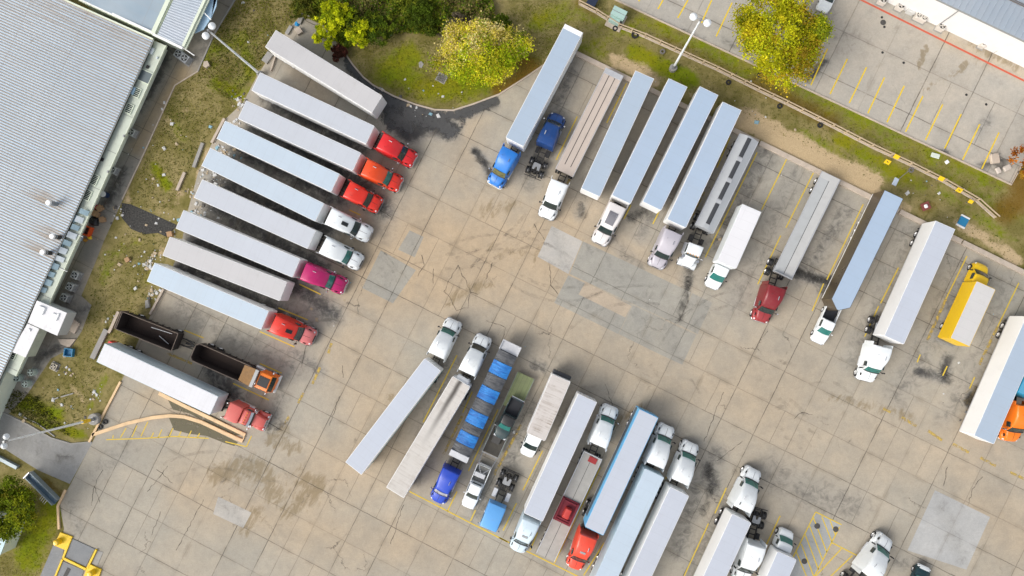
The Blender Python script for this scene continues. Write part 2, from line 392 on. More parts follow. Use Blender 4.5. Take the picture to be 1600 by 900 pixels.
# ------------------------------------------------------------------ tractors
def place(rear, front, zr, zf):
    a, b = P(rear, zr), P(front, zf); d = Vector((b.x - a.x, b.y - a.y, 0))
    return Vector((a.x, a.y, 0)), math.atan2(d.y, d.x), d.length
def tractor(rear, front, pm, label, group, style='aero', tail=3.9, hatch=None, hood=None, high=3.75, glass=GLASS, visor=None, stacks=False, tank=ALU, panel=None, zr=3.5, bob=False, name='truck_tractor', lights=False, extend=True, rake=0.0):
    loc, rz, L = place(rear, front, zr, 1.15)
    t = thing(name, label, 'truck', loc, rz, group); s = L; hood = hood or pm
    K = (style, round(L, 2), high)
    def pt(nm, mb, m, par=None, kk=None, **k): return part(nm, mb, m, par or t, **k)
    bw = 1.0
    if style == 'aero':
        h = high
        pt('cab', MB().loft([rs(0, 1.2, 1.14, .62, h - .22, .22), rs(.02 * s, 1.23, 1.17, .62, h - .06, .26), rs(.14 * s, 1.24, 1.17, .62, h + .02, .30, .05), rs(.30 * s, 1.23, 1.14, .62, h - .04, .34, .06), rs(.43 * s, 1.21, 1.08, .62, h - .34, .36, .07), rs(.53 * s, 1.18, 1.0, .62, max(2.85, h - .72), .34, .06), rs(.60 * s, 1.15, .96, .62, 2.70, .22, .03), rs(.695 * s, 1.10, .98, .62, 1.98, .14, .02)]), pm)
        pt('windshield', MB().glass(.598 * s, 2.70, .86, .70 * s, 1.99, .92, .10), glass)
        pt('hood', MB().loft([rs(.66 * s, 1.03, .97, .8, 1.97, .16, .03), rs(.78 * s, 1.0, .90, .8, 1.90, .22, .05), rs(.89 * s, .96, .82, .8, 1.74, .28, .06), rs(.96 * s, .84, .70, .8, 1.48, .28, .05), rs(.99 * s, .64, .52, .8, 1.22, .2, .03)]), hood)
        pt('front_fender', MB().loft([rs(.68 * s, 1.16, 1.10, .62, 1.10, .12), rs(.74 * s, 1.23, 1.16, .80, 1.34, .16), rs(.86 * s, 1.23, 1.15, .80, 1.36, .2), rs(.94 * s, 1.12, 1.02, .55, 1.20, .22), rs(.985 * s, .92, .82, .5, 1.02, .18)]), hood)
        pt('bumper', MB().loft([rs(.93 * s, 1.17, 1.14, .35, .74, .1), rs(.975 * s, 1.06, 1.02, .35, .74, .1), rs(1.0 * s, .74, .70, .38, .70, .08)]), visor or STEEL)
        pt('grille', MB().box(.965 * s, .998 * s, -.46, .46, .74, 1.16, .02), DARK if not visor else CHROME)
        for q in (-1, 1):
            pt('headlight', MB().box(.915 * s, .965 * s, q * .80 - .12, q * .80 + .12, .90, 1.22, .04), LENS)
            pt('side_window', MB().box(.47 * s, .60 * s, q * 1.10 - .07, q * 1.10 + .065, 2.0, 2.62, .03), GLASS)
            o = pt('mirror', MB().box(.655 * s, .655 * s + .16, q * 1.42 - .09, q * 1.42 + .09, 1.75, 2.5, .04), BLACK if not visor else CHROME)
            pt('mirror_arm', MB().tube((.66 * s, q * 1.06, 2.0), (.67 * s, q * 1.36, 2.15), .035), BLACK, o)
            if extend: pt('side_fairing', MB().box(-.42, .03, q * 1.2 - .03, q * 1.2 + .025, .9, high - .35, .02), pm)
            pt('step', MB().box(.36 * s, .62 * s, q * 1.12 - .11, q * 1.12 + .13, .42, .66, .03), tank)
            pt('fuel_tank', MB().tube((.02 * s, q * .92, .68), (.34 * s, q * .92, .68), .31, n=14), tank)
        pt('cowl', MB().glass(.694 * s, 2.03, .99, .716 * s, 1.97, 1.0, .10, .035), DARK)
        wp = MB()
        for q in (-1, 1): wp.tube((.70 * s + .06, q * .12, 2.06), (.645 * s + .1, q * .62, 2.42), .018, n=5)
        pt('wiper', wp, BLACK)
        pt('hood_seam', MB().loft([[(x, y, z - .05) for y, z in ((-.015, zz), (.015, zz))] + [(x, .015, zz + .012), (x, -.015, zz + .012)] for x, zz in ((.73 * s, 1.975), (.78 * s, 1.95), (.89 * s, 1.80), (.955 * s, 1.53))]), DARK)
        for q in (-1, 1):
            pt('horn' if q > 0 else 'antenna', MB().tube((.24 * s, q * .5, h + .05), (.24 * s + (.5 if q > 0 else .02), q * .5, h + (.12 if q > 0 else .75)), .05 if q > 0 else .015, n=6), CHROME if q > 0 else DARK)
            pt('intake_grille', MB().box(.80 * s, .87 * s, q * .955 - .06, q * .955 + .03, 1.38, 1.62, .02), DARK)
        wx = .825 * s
    elif style in ('classic', 'day'):
        sb = .40 if style == 'classic' else .0
        if style == 'classic':
            pt('sleeper', MB().loft([rs(0, 1.17, 1.12, .7, 2.95, .1), rs(.02 * s, 1.2, 1.16, .7, 3.05, .16), rs(.30 * s, 1.2, 1.15, .7, 3.10, .18, .04), rs(.37 * s, 1.17, 1.08, .7, 2.98, .18, .03)]), pm)
        c0, c1 = (.385, .60) if style == 'classic' else (.10, .50)
        pt('cab', MB().loft([rs(c0 * s, 1.04, .96, .7, 2.66, .14, .04), rs((c0 + .03) * s, 1.06, .98, .7, 2.72, .18, .05), rs((c1 - .05) * s, 1.05, .95, .7, 2.68, .18, .05), rs(c1 * s, 1.02, .92, .7, 2.52, .14, .04), rs((c1 + .06) * s, 1.0, .95, .7, 1.95, .1, .02)]), pm)
        pt('windshield', MB().glass(c1 * s, 2.50, .84, (c1 + .062) * s, 1.98, .88, .05), glass)
        if visor: pt('sun_visor', MB().glass((c1 - .005) * s, 2.68, .95, (c1 + .045) * s, 2.46, 1.0, .06, .05), visor)
        pt('hood', MB().loft([rs((c1 + .045) * s, .86, .82, .8, 1.93, .14, .04), rs(.82 * s, .74, .68, .8, 1.86, .16, .05), rs(.965 * s, .62, .56, .8, 1.74, .14, .04), rs(.985 * s, .58, .52, .8, 1.66, .1, .02)]), hood)
        for q in (-1, 1):
            pt('front_fender', MB().loft([rs(xx * s, .27, .25, z0, z1, .1) for xx, z0, z1 in ((.68, .75, .95), (.74, .95, 1.2), (.84, 1.0, 1.28), (.93, .8, 1.18), (.98, .6, .95))]).shift(0, q * .93), hood)
            pt('headlight', MB().box(.955 * s, .985 * s, q * .86 - .14, q * .86 + .14, .95, 1.2, .03), LENS)
            o = pt('mirror', MB().box((c1 + .04) * s, (c1 + .04) * s + .12, q * 1.36 - .1, q * 1.36 + .1, 1.8, 2.45, .03), CHROME)
            pt('mirror_arm', MB().tube(((c1 + .04) * s, q * 1.0, 2.2), ((c1 + .04) * s + .05, q * 1.3, 2.2), .03), CHROME, o)
            pt('side_window', MB().box((c0 + .06) * s, (c1 - .01) * s, q * .99 - .06, q * .99 + .05, 1.95, 2.45, .03), GLASS)
            pt('fuel_tank', MB().tube((.06 * s, q * .94, .7), (.52 * s, q * .94, .7), .32, n=14), tank)
            pt('air_cleaner', MB().tube((.66 * s, q * 1.0, 1.35), (.66 * s, q * 1.0, 2.0), .19, n=12), CHROME)
        pt('bumper', MB().box(.975 * s, 1.0 * s, -1.2, 1.2, .35, .82, .03), CHROME)
        pt('grille', MB().box(.972 * s, .992 * s, -.5, .5, .84, 1.62, .03), CHROME)
        wx = .83 * s
    else:   # cab over engine
        pt('cab', MB().loft([rs(.08 * s, 1.16, 1.1, .95, 2.75, .14), rs(.12 * s, 1.2, 1.15, .95, 2.82, .16), rs(.80 * s, 1.2, 1.15, .9, 2.84, .16, .03), rs(.90 * s, 1.2, 1.12, .8, 2.74, .16, .03), rs(.965 * s, 1.19, 1.14, .6, 1.9, .1)]), pm)
        pt('windshield', MB().glass(.90 * s, 2.60, .98, .962 * s, 1.95, 1.04, .04), glass)
        pt('bumper', MB().box(.955 * s, 1.0 * s, -1.2, 1.2, .4, .85, .04), visor or STEEL)
        for q in (-1, 1):
            pt('headlight', MB().box(.955 * s, .985 * s, q * .9 - .15, q * .9 + .15, .95, 1.2, .03), LENS)
            o = pt('mirror', MB().box(.88 * s, .88 * s + .12, q * 1.42 - .1, q * 1.42 + .1, 1.8, 2.4, .03), CHROME)
            pt('mirror_arm', MB().tube((.88 * s, q * 1.14, 2.2), (.90 * s, q * 1.36, 2.2), .03), CHROME, o)
            pt('side_window', MB().box(.5 * s, .82 * s, q * 1.17 - .05, q * 1.17 + .03, 1.9, 2.5, .03), GLASS)
            pt('fuel_tank', MB().box(-1.25, -.1, q * .9 - .28, q * .9 + .28, .5, 1.05, .05), ALU)
        wx = .62 * s
    # chassis
    fr = MB()
    for q in (-1, 1): fr.box(-tail, .9 * s, q * .43 - .045, q * .43 + .045, .72, 1.0)
    for i in range(6): fr.box(-tail + .1 + i * tail / 6.2, -tail + .2 + i * tail / 6.2, -.385, .385, .76, .96)
    if bob:
        fr.box(-tail - .05, -tail + .03, -1.2, 1.2, .70, .80)
        for x in (-tail + .75, -tail + 2.05): fr.tube((x, -1.0, .55), (x, 1.0, .55), .12); fr.tube((x - .25, 0, .62), (x + .25, 0, .62), .26, n=10)
        fr.box(-1.0, -.15, -1.0, -.5, .62, 1.0, .03); fr.box(-.9, -.15, .55, 1.0, .62, .98, .03)
    pt('frame', fr, DARK)
    fw = MB().loft([[(x, y, z) for x, y in ((-.45, -.5), (.35, -.5), (.45, -.35), (.45, .35), (.35, .5), (-.45, .5), (-.5, .22), (-.05, .08), (-.05, -.08), (-.5, -.22))] for z in (1.06, 1.16)])
    pt('fifth_wheel', fw, STEEL, loc=(-tail + 1.45, 0, 0))
    for x in (-tail + .75, -tail + 2.05):
        for q in (-1, 1): wheel(t, x, q * .92, .50, .25, True)
    for q in (-1, 1): wheel(t, wx, q * 1.06, .52, .30)
    if stacks:
        for q in (-1, 1): pt('exhaust_stack', MB().tube((-.14, q * 1.0, .9), (-.14, q * 1.0, 3.5), .08, n=10), CHROME)
    if hatch:
        hx, hy, hl, hw, hm = hatch
        xs_ = [hx * s - hl / 2 + hl * k / 6 for k in range(7)]
        zf_ = lambda x: float(np.interp(x / s, [.02, .14, .30, .43, .53, .60], [high - .06, high + .06, high + .02, high - .28, max(2.85, high - .72) + .05, 2.74])) if style == 'aero' else 2.75
        pt('roof_hatch', MB().loft([[(x, hy - hw / 2, zf_(x) - .3), (x, hy - hw / 2, zf_(x) + .05), (x, hy + hw / 2, zf_(x) + .05), (x, hy + hw / 2, zf_(x) - .3)] for x in xs_]), hm)
    if lights:
        for j in range(5): pt('marker_light', MB().box((.56 if style == 'aero' else .50) * s, (.56 if style == 'aero' else .50) * s + .14, -.7 + .35 * j - .05, -.7 + .35 * j + .05, 2.72, 2.86 if style != 'aero' else 3.02, .02), AMBER)
    return t
def _shift(s, dx, dy):
    s.v = [(a + dx, b + dy, c) for a, b, c in s.v]; return s
MB.shift = _shift

# ------------------------------------------------------------------ trailers
def bogie(t, xs, y=.95, r=.5, w_=.26):
    for x in xs:
        for q in (-1, 1): wheel(t, x, q * y, r, w_, True)
    mb = MB()
    for x in xs: mb.tube((x, -y, r), (x, y, r), .09)
    mb.box(xs[0] - .5, xs[-1] + .5, -.62, -.5, .75, 1.02); mb.box(xs[0] - .5, xs[-1] + .5, .5, .62, .75, 1.02)
    part('axle_frame', mb, DARK, t)
def legs(t, x, top=1.05):
    for q in (-1, 1):
        part('landing_leg', MB().box(x - .08, x + .08, q * .75 - .08, q * .75 + .08, .12, top).box(x - .16, x + .16, q * .75 - .15, q * .75 + .15, .03, .12), STEEL, t)
def box_trailer(rear, front, label, group, roof, wall=WHITE2, z=4.1, unit=None, nose=0.0, zb=1.12, axles=(1.35, 2.6), hb=1.29, cap=None, corner=.10, side=None, lip=None):
    loc, rz, L = place(rear, front, z, z)
    t = thing('box_trailer', label, 'trailer', loc, rz, group); c = corner
    plan = [(0, -hb), (L - c, -hb), (L, -hb + c), (L, hb - c), (L - c, hb), (0, hb)]
    if nose: plan = [(0, -hb), (L, -hb), (L + nose, -.12), (L + nose, .12), (L, hb), (0, hb)]
    part('cargo_box', MB().prism(plan, zb, z - .02), wall, t, smooth=0)
    e = .055; ip = [(e, -hb + e), (L - c - e * .3, -hb + e), (L - e, -hb + c + e * .3), (L - e, hb - c - e * .3), (L - c - e * .3, hb - e), (e, hb - e)]
    if nose: ip = [(e, -hb + e), (L - .02, -hb + e), (L + nose - e, -.1), (L + nose - e, .1), (L - .02, hb - e), (e, hb - e)]
    part('roof', MB().prism(ip, z - .06, z), roof, t, smooth=0)
    if lip: part('rear_header', MB().box(.02, .62, -hb + .06, hb - .06, z - .03, z + .012), lip, t)
    for q in (-1, 1):
        d = part('rear_door', MB().box(-.05, -.003, q * hb / 2 - hb / 2 + .05, q * hb / 2 + hb / 2 - .05, zb + .08, z - .15, .012), wall, t)
        r_ = MB()
        for k in (-.25, .25): r_.tube((-.075, q * hb / 2 + k, zb + .12), (-.075, q * hb / 2 + k, z - .2), .02, n=6)
        part('lock_rod', r_, STEEL, d)
        part('tail_light', MB().box(-.03, .1, q * 1.08 - .12, q * 1.08 + .12, zb - .16, zb - .04, .01), REDL, t)
        part('bottom_rail', MB().box(.05, L - c - .05, q * (hb + .004) - .02, q * (hb + .004) + .02, zb - .03, zb + .14), side or ALU, t)
        part('mud_flap', MB().box(.55, .57, q * .95 - .3, q * .95 + .3, .25, zb - .05), BLACK, t)
    u = MB()
    for q in (-1, 1): u.box(.15, L - 1.0, q * .55 - .05, q * .55 + .05, zb - .2, zb - .01)
    for i in range(int(L / 1.1)): u.box(.3 + i * 1.1, .38 + i * 1.1, -hb + .04, hb - .04, zb - .14, zb - .012)
    part('underframe', u, DARK, t)
    legs(t, L - 2.7, zb - .15); bogie(t, axles)
    part('rear_bumper', MB().box(-.02, .07, -1.1, 1.1, .5, .62).box(0, .06, -.6, -.5, .62, zb - .1).box(0, .06, .5, .6, .62, zb - .1), STEEL, t)
    if unit:
        un = part('refrigeration_unit', MB().loft([rs(L - .01, .95, .9, 1.9, 3.75, .2), rs(L + .35, .92, .86, 1.95, 3.68, .25), rs(L + .52, .7, .6, 2.1, 3.5, .25)]), unit, t)
        part('grille', MB().box(L + .3, L + .56, -.5, .5, 2.4, 3.1, .02), DARK, un)
    if cap: part('lift_gate', MB().box(-.75, -.12, -1.2, 1.25, zb - .1, z - 1.9, .04), cap, t)
    return t
def flatbed(rear, front, label, group, deck, z=1.42, slots=(), slotm=None, head=True, hb=1.29, axles=(1.2, 2.5), end=None):
    loc, rz, L = place(rear, front, z, z)
    t = thing('flatbed_trailer', label, 'trailer', loc, rz, group)
    part('deck', MB().box(0, L, -hb + .09, hb - .09, z - .12, z), deck, t, smooth=0)
    for q in (-1, 1):
        part('side_rail', MB().box(.0, L, q * (hb - .042) - .042, q * (hb - .042) + .042, z - .2, z + .012), ALU, t)
        part('main_beam', MB().box(.3, L - .5, q * .5 - .08, q * .5 + .08, z - .6, z - .125), DARK, t)
        part('tail_light', MB().box(-.04, .02, q * 1.0 - .14, q * 1.0 + .14, z - .35, z - .22), REDL, t)
    for (y, w_, x0, x1) in slots: part('strap_track', MB().box(x0 * L, x1 * L, y - w_ / 2, y + w_ / 2, z - .02, z + .008), slotm or DARK, t)
    if head: part('headboard', MB().box(L - .06, L + .04, -1.2, 1.2, z - .1, z + .5, .02), ALU, t)
    if end: part('tail_plate', MB().box(.0, .75, -hb + .1, hb - .1, z - .03, z + .014), end, t)
    legs(t, L - 2.5, z - .4); bogie(t, axles)
    part('rear_bumper', MB().box(-.02, .07, -1.1, 1.1, .5, .62).box(0, .06, -.6, -.5, .62, z - .2).box(0, .06, .5, .6, .62, z - .2), STEEL, t)
    return t, L

LG, RG, BG = 'trucks in the left parking row', 'trucks in the upper right parking row', 'trucks in the lower parking row'
LT, RT, BT = 'trailers in the left parking row', 'trailers in the upper right parking row', 'trailers in the lower parking row'
RL = roof_mat('roof_lilac_white', (.53, .565, .625), .10); RLG = roof_mat('roof_warm_grey', (.545, .54, .55), .16); RLB = roof_mat('roof_cool_white', (.50, .60, .70), .08)
RB = roof_mat('roof_pale_blue', (.385, .485, .605), .07, rough=.30); RBB = roof_mat('roof_bright_blue_white', (.38, .49, .635), .06, rough=.28)  # bluish finish, with sky reflection also put into the base colour
RDIRT = roof_mat('roof_stained', (.60, .57, .53), .35, .35, .6, 1.6, .9); RDIRT2 = roof_mat('roof_brown_streaked', (.60, .56, .53), .3, .95, .6, .6); RRIB = roof_mat('roof_ribbed_white', (.72, .73, .77), .1, .12, .4, .55)
RPER = roof_mat('roof_periwinkle', (.51, .555, .64), .07)
RED = paint('red', (.70, .018, .022)); ORED = paint('orange_red', (.80, .075, .012)); RED2 = paint('signal_red', (.74, .03, .015)); PINK = paint('faded_red', (.66, .13, .11), .5); SALMON = paint('sun_bleached_red', (.72, .20, .20), .5)
MAG = paint('magenta', (.48, .008, .13)); DRED = paint('dark_red', (.20, .012, .018)); BLUE = paint('bright_blue', (.02, .19, .62)); NAVY = paint('navy_blue', (.008, .055, .22)); COBALT = paint('cobalt_blue', (.01, .06, .50)); LBLUE = paint('light_blue', (.12, .38, .78), .4); ICE = paint('ice_blue', (.60, .72, .80))
SILV = paint('silver', (.55, .53, .55)); SILVM = paint('silver_mauve', (.46, .44, .49)); ORANGE = paint('orange', (.85, .20, .01)); YELLOW = paint('yellow', (.88, .56, .008)); CORAL = paint('coral_red', (.78, .07, .035))
HB = mat('black_roof_hatch', (.02, .022, .024), .3)

# left row -----------------------------------------------------------
box_trailer((422.5, 60), (589, 163), 'unhitched pale grey box trailer nearest the curved grass island', LT, RLG)
box_trailer((399.5, 127), (578.5, 211), 'white box trailer hitched to the red tractor closest to the grass island', LT, RL)
tractor((594, 219.5), (648, 251), RED, 'red sleeper tractor closest to the grass island, white front bumper', LG, visor=CHROME)
box_trailer((378, 171), (557.5, 253), 'lilac white box trailer hitched to the orange-red tractor', LT, RL)
tractor((569, 260.6), (626, 289), ORED, 'orange-red sleeper tractor with green windshield, second from the grass island', LG, glass=GLASSG, hood=RED2, visor=CHROME)
box_trailer((345, 202.5), (524, 286), 'cool white box trailer hitched to the shorter red tractor between orange and white tractors', LT, RLB)
tractor((540, 294), (594, 322.5), RED2, 'shorter signal-red tractor between the orange-red and the hatch-roofed white tractor', LG, high=3.3)
box_trailer((321.5, 245), (499.5, 332), 'white box trailer behind the white tractor that has a black roof hatch', LT, RLB)
tractor((513, 337), (578.6, 368), WHITE, 'white sleeper tractor with black square roof hatch and chrome front guard', LG, hatch=(.44, -.05, .75, .5, HB), visor=CHROME)
box_trailer((309.3, 294.5), (487, 374.5), 'white box trailer behind the white tractor with a green windshield', LT, RL)
tractor((503.6, 382.5), (564, 412), WHITE, 'plain white sleeper tractor with green windshield beside the magenta tractor', LG, glass=GLASSG, high=3.6)
box_trailer((280.5, 342.5), (463, 419), 'pale grey box trailer hitched to the magenta tractor', LT, RL)
tractor((473.6, 423.4), (539.6, 449), MAG, 'magenta sleeper tractor with chrome mirrors and bumper', LG, visor=CHROME, glass=GLASSG)
box_trailer((259.5, 384.5), (442.5, 455.5), 'unhitched grey box trailer between the magenta tractor and the red hatch-roofed tractor', LT, RLG)
box_trailer((235.3, 425), (414, 500.5), 'bright white box trailer hitched to the red tractor with pink hood', LT, RLB)
tractor((426, 505), (490.4, 529.6), RED2, 'red sleeper tractor with pink sun-bleached hood and black roof hatch', LG, hood=SALMON, hatch=(.46, -.1, .7, .48, HB))

# open dump trailer and dump truck
TUB = mat('dump_tub_black', (.030, .024, .021), .8, .1, .35, 2.0, 0, .25); TUBRIM = mat('dump_tub_rim', (.20, .155, .125), .7, .2, .3, 2); TUBIN = mat('dump_tub_inside_rust', (.030, .019, .015), .9, .0, .6, 1.2)
def dump_tub(t, L, z, hb, round_ends=False, floor=1.0):
    c = .35 if round_ends else .05
    out = [(c, -hb), (L - c, -hb), (L, -hb + c), (L, hb - c), (L - c, hb), (c, hb), (0, hb - c), (0, -hb + c)]
    w_ = .07; sc = lambda p, k: (L / 2 + (p[0] - L / 2) * (1 - k / (L / 2)), p[1] * (1 - k / hb))
    o2 = [sc(p, .12) for p in out]; inn = [sc(p, w_) for p in out]; inb = [sc(p, .28) for p in out]
    n = 8; vs = [(*p, floor - .15) for p in o2] + [(*p, z) for p in out] + [(*p, z) for p in inn] + [(*p, floor) for p in inb]
    fs = [tuple(range(n))]
    for k in range(3):
        for i in range(n): j = (i + 1) % n; fs.append((k * n + i, k * n + j, k * n + n + j, k * n + n + i))
    fs.append(tuple(range(3 * n, 4 * n)))
    tub = part('dump_tub', MB().add(vs, fs), TUB, t, smooth=0)
    inn2 = [sc(p, w_ + .02) for p in out]; in3 = [sc(p, .30) for p in out]
    vs = [(*p, z - .05) for p in inn2] + [(*p, floor + .03) for p in in3]
    part('tub_lining', MB().add(vs, [(i, (i + 1) % n, n + (i + 1) % n, n + i) for i in range(n)] + [tuple(range(n, 2 * n))]), TUBIN, tub, smooth=0)
    rim = MB()
    for i in range(n): rim.tube((*out[i], z), (*out[(i + 1) % n], z), .04, n=6)
    part('rim', rim, TUBRIM, tub)
    rb = MB()
    for i in range(int(L / .9)):
        for q in (-1, 1): rb.box(.4 + i * .9, .5 + i * .9, q * hb - .03, q * hb + .03, floor - .1, z - .06)
    part('side_rib', rb, TUB, tub)
    return tub
loc, rz, L = place((186, 500.5), (273, 535), 2.7, 2.7)
t = thing('dump_trailer', 'open black dump trailer with steel bars inside, behind the orange dump truck', 'trailer', loc, rz, LT)
dump_tub(t, L, 2.7, 1.22)
part('underframe', MB().box(.3, L + 1.6, -.5, -.38, .6, .83).box(.3, L + 1.6, .38, .5, .6, .83).box(L + .5, L + 1.7, -.12, .12, .6, .8), DARK, t)
part('tow_bar', MB().tube((L + .3, -.5, .75), (L + 2.2, 0, .75), .08).tube((L + .3, .5, .75), (L + 2.2, 0, .75), .08), DARK, t)
part('tailgate', MB().box(-.25, -.13, -1.25, 1.25, .95, 2.72, .02), TUBRIM, t)
bogie(t, (1.4, L - 1.0), .92)
tag(part('steel_bar', MB().tube((4.0, .55, 2.0), (6.9, .75, 2.0), .05, n=6), ALU, loc=loc, rz=rz), 'long pale steel bar lying along the open black dump trailer', 'bar', 'loose bars in the dump trailer')
tag(part('steel_bar', MB().tube((5.0, -.3, 1.25), (6.6, -.85, 1.25), .05, n=6), ALU, loc=loc, rz=rz), 'short steel bar lying slantwise in the open black dump trailer', 'bar', 'loose bars in the dump trailer')
loc, rz, L = place((302, 548.5), (398, 591), 2.7, 2.7)
t = thing('dump_truck', 'orange cab-over dump truck with open black tub and rusty cab shield', 'truck', loc, rz, LG)
dump_tub(t, L - .7, 2.7, 1.2, True)
part('cab_shield', MB().loft([[(L - 1.9, -1.05, 2.62), (L - 1.9, 1.05, 2.62), (L - 1.9, 1.05, 2.7), (L - 1.9, -1.05, 2.7)], [(L - .2, -1.2, 2.9), (L - .2, 1.2, 2.9), (L - .2, 1.2, 2.98), (L - .2, -1.2, 2.98)]]), mat('rusty_shield', (.27, .15, .06), .85, 0, .5, 2.5, 0, .3), t, smooth=0)
part('shield_edge', MB().box(L - .22, L + .25, -1.2, 1.2, 2.72, 3.02, .03), STEEL, t)
cab0 = L + .25; cl = 2.25
part('cab', MB().loft([rs(cab0, 1.12, 1.06, .9, 2.5, .14), rs(cab0 + .1, 1.18, 1.12, .9, 2.6, .18), rs(cab0 + cl * .78, 1.18, 1.1, .8, 2.6, .18), rs(cab0 + cl * .96, 1.17, 1.1, .6, 1.9, .1)]), ORANGE, t)
part('roof_hatch', MB().box(cab0 + .25, cab0 + cl * .74, -.68, .62, 2.4, 2.68, .03), HB, t)
part('windshield', MB().glass(cab0 + cl * .80, 2.5, .98, cab0 + cl * .955, 1.95, 1.02, .04), GLASS, t)
part('bumper', MB().box(cab0 + cl * .95, cab0 + cl * 1.03, -1.2, 1.2, .4, .95, .04), WHITE, t)
for q in (-1, 1):
    part('headlight', MB().box(cab0 + cl * .955, cab0 + cl * 1.0, q * .9 - .15, q * .9 + .15, 1.0, 1.25, .03), LENS, t)
    part('mirror', MB().box(cab0 + cl * .7, cab0 + cl * .7 + .16, q * 1.42 - .13, q * 1.42 + .13, 1.7, 2.3, .03), CHROME, t)
    part('fuel_tank', MB().tube((L - 1.0, q * 1.0, .75), (L + .2, q * 1.0, .75), .3, n=12), ALU, t)
    for x in (1.0, 2.3): wheel(t, x, q * .95, .5, .26, True)
    wheel(t, cab0 + cl * .55, q * 1.06, .52, .3)
part('frame', MB().box(-.3, cab0 + cl * .9, -.48, -.36, .6, .85).box(-.3, cab0 + cl * .9, .36, .48, .6, .85), DARK, t)
box_trailer((157, 551), (334.5, 634), 'white ribbed box trailer with red rear platform beside the tan kerb', LT, RRIB, wall=mat('trailer_wall_blue_shade', (.60, .70, .74), .4, 0, .05), cap=RED)  # bluish shade of the unlit side put into the wall colour
tractor((354, 641), (417, 662), PINK, 'faded red long-nose tractor with chrome visor at the tan kerb tip', LG, style='classic', visor=CHROME, lights=True, hood=PINK, zr=3.1, stacks=True)

# upper right row ----------------------------------------------------
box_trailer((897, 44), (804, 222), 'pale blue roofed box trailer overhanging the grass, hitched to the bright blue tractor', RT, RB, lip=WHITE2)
tractor((798, 234), (771, 290), BLUE, 'bright blue sleeper tractor with white bumper at the end of the row', RG, visor=WHITE, glass=mat('olive_glass', (.14, .14, .06), .1))
tractor((851, 224), (873, 178), NAVY, 'navy blue bobtail tractor without trailer, bare black chassis behind', RG, bob=True, high=3.2, tail=4.1, visor=CHROME, extend=False)
PLANK = mat('weathered_plank', (.50, .43, .38), .85, 0, .2, .9, 0, .12)
flatbed((960.5, 112), (881.5, 270), 'beige plank flatbed trailer with two dark slots along the deck', RT, PLANK, slots=((-.42, .09, .0, .93), (.42, .09, .0, .93)), end=ALU, head=False)
tractor((875, 283), (852, 341), WHITE, 'white tractor pulling the beige plank flatbed', RG, high=3.3)
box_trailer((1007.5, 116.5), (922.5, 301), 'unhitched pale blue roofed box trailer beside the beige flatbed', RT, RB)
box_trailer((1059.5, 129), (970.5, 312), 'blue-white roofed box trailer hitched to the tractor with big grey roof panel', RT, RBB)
tractor((966, 320), (935, 381), mat('paint_pearl', (.72, .69, .68), .3, 0, .05, 1, .3), 'pearl white tractor with large grey roof panel', RG, hatch=(.36, -.02, 1.6, 1.15, mat('grey_roof_panel', (.16, .16, .18), .25)), high=3.55)
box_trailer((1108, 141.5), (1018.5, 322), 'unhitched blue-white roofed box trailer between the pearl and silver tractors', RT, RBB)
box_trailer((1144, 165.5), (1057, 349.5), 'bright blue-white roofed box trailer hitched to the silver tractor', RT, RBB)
tractor((1053, 362), (1024, 418), SILVM, 'silver mauve sleeper tractor next to the white grain trailer tractor', RG)
# hopper trailer
loc, rz, L = place((1172.5, 213.5), (1102, 357), 2.95, 2.95)
t = thing('hopper_trailer', 'grey grain hopper trailer with dark tarp strips along its top', 'trailer', loc, rz, RT)
def hop(x): return [(x, -1.15, 1.5), (x, -1.29, 1.7), (x, -1.29, 2.45), (x, -.30, 2.93), (x, .32, 2.93), (x, 1.29, 2.45), (x, 1.29, 1.7), (x, 1.15, 1.5)]
part('hopper_body', MB().loft([hop(0), hop(L)]), mat('hopper_grey', (.50, .52, .54), .45, .3, .1), t, smooth=0)
for a, b in ((.02, .22), (.27, .45), (.50, .68), (.73, .95)): part('roll_tarp', MB().loft([rs(x, .30, .27, 2.9, 3.02, .08) for x in (a * L, b * L)]).shift(0, .02), mat('black_tarp', (.045, .048, .055), .6), t)
for a in (.245, .475, .705): part('cross_walk', MB().box(a * L - .22, a * L + .22, -.34, .38, 2.92, 3.0, .02), ALU, t)
for q in (-1, 1):
    part('top_rail', MB().box(0, L, q * 1.27 - .05, q * 1.27 + .05, 2.40, 2.50), ALU, t)
    part('end_frame', MB().box(L - .5, L + .1, q * .9 - .12, q * .9 + .12, .9, 2.0), STEEL, t)
for x0 in (.22, .60): part('hopper_chute', MB().loft([[(x0 * L - 2, -1.1, 1.5), (x0 * L + 2, -1.1, 1.5), (x0 * L + 2, 1.1, 1.5), (x0 * L - 2, 1.1, 1.5)], [(x0 * L - .4, -.4, .7), (x0 * L + .4, -.4, .7), (x0 * L + .4, .4, .7), (x0 * L - .4, .4, .7)]]), STEEL, t, smooth=0)
part('underframe', MB().box(.1, L, -.6, -.48, 1.0, 1.48).box(.1, L, .48, .6, 1.0, 1.48), DARK, t)
legs(t, L - 2.2); bogie(t, (1.0, 2.3))
tractor((1090, 379), (1071.6, 417.6), WHITE, 'white day-cab tractor with square hood pulling the grain hopper', RG, style='day', zr=2.6, lights=True, tail=4.2, bob=True)

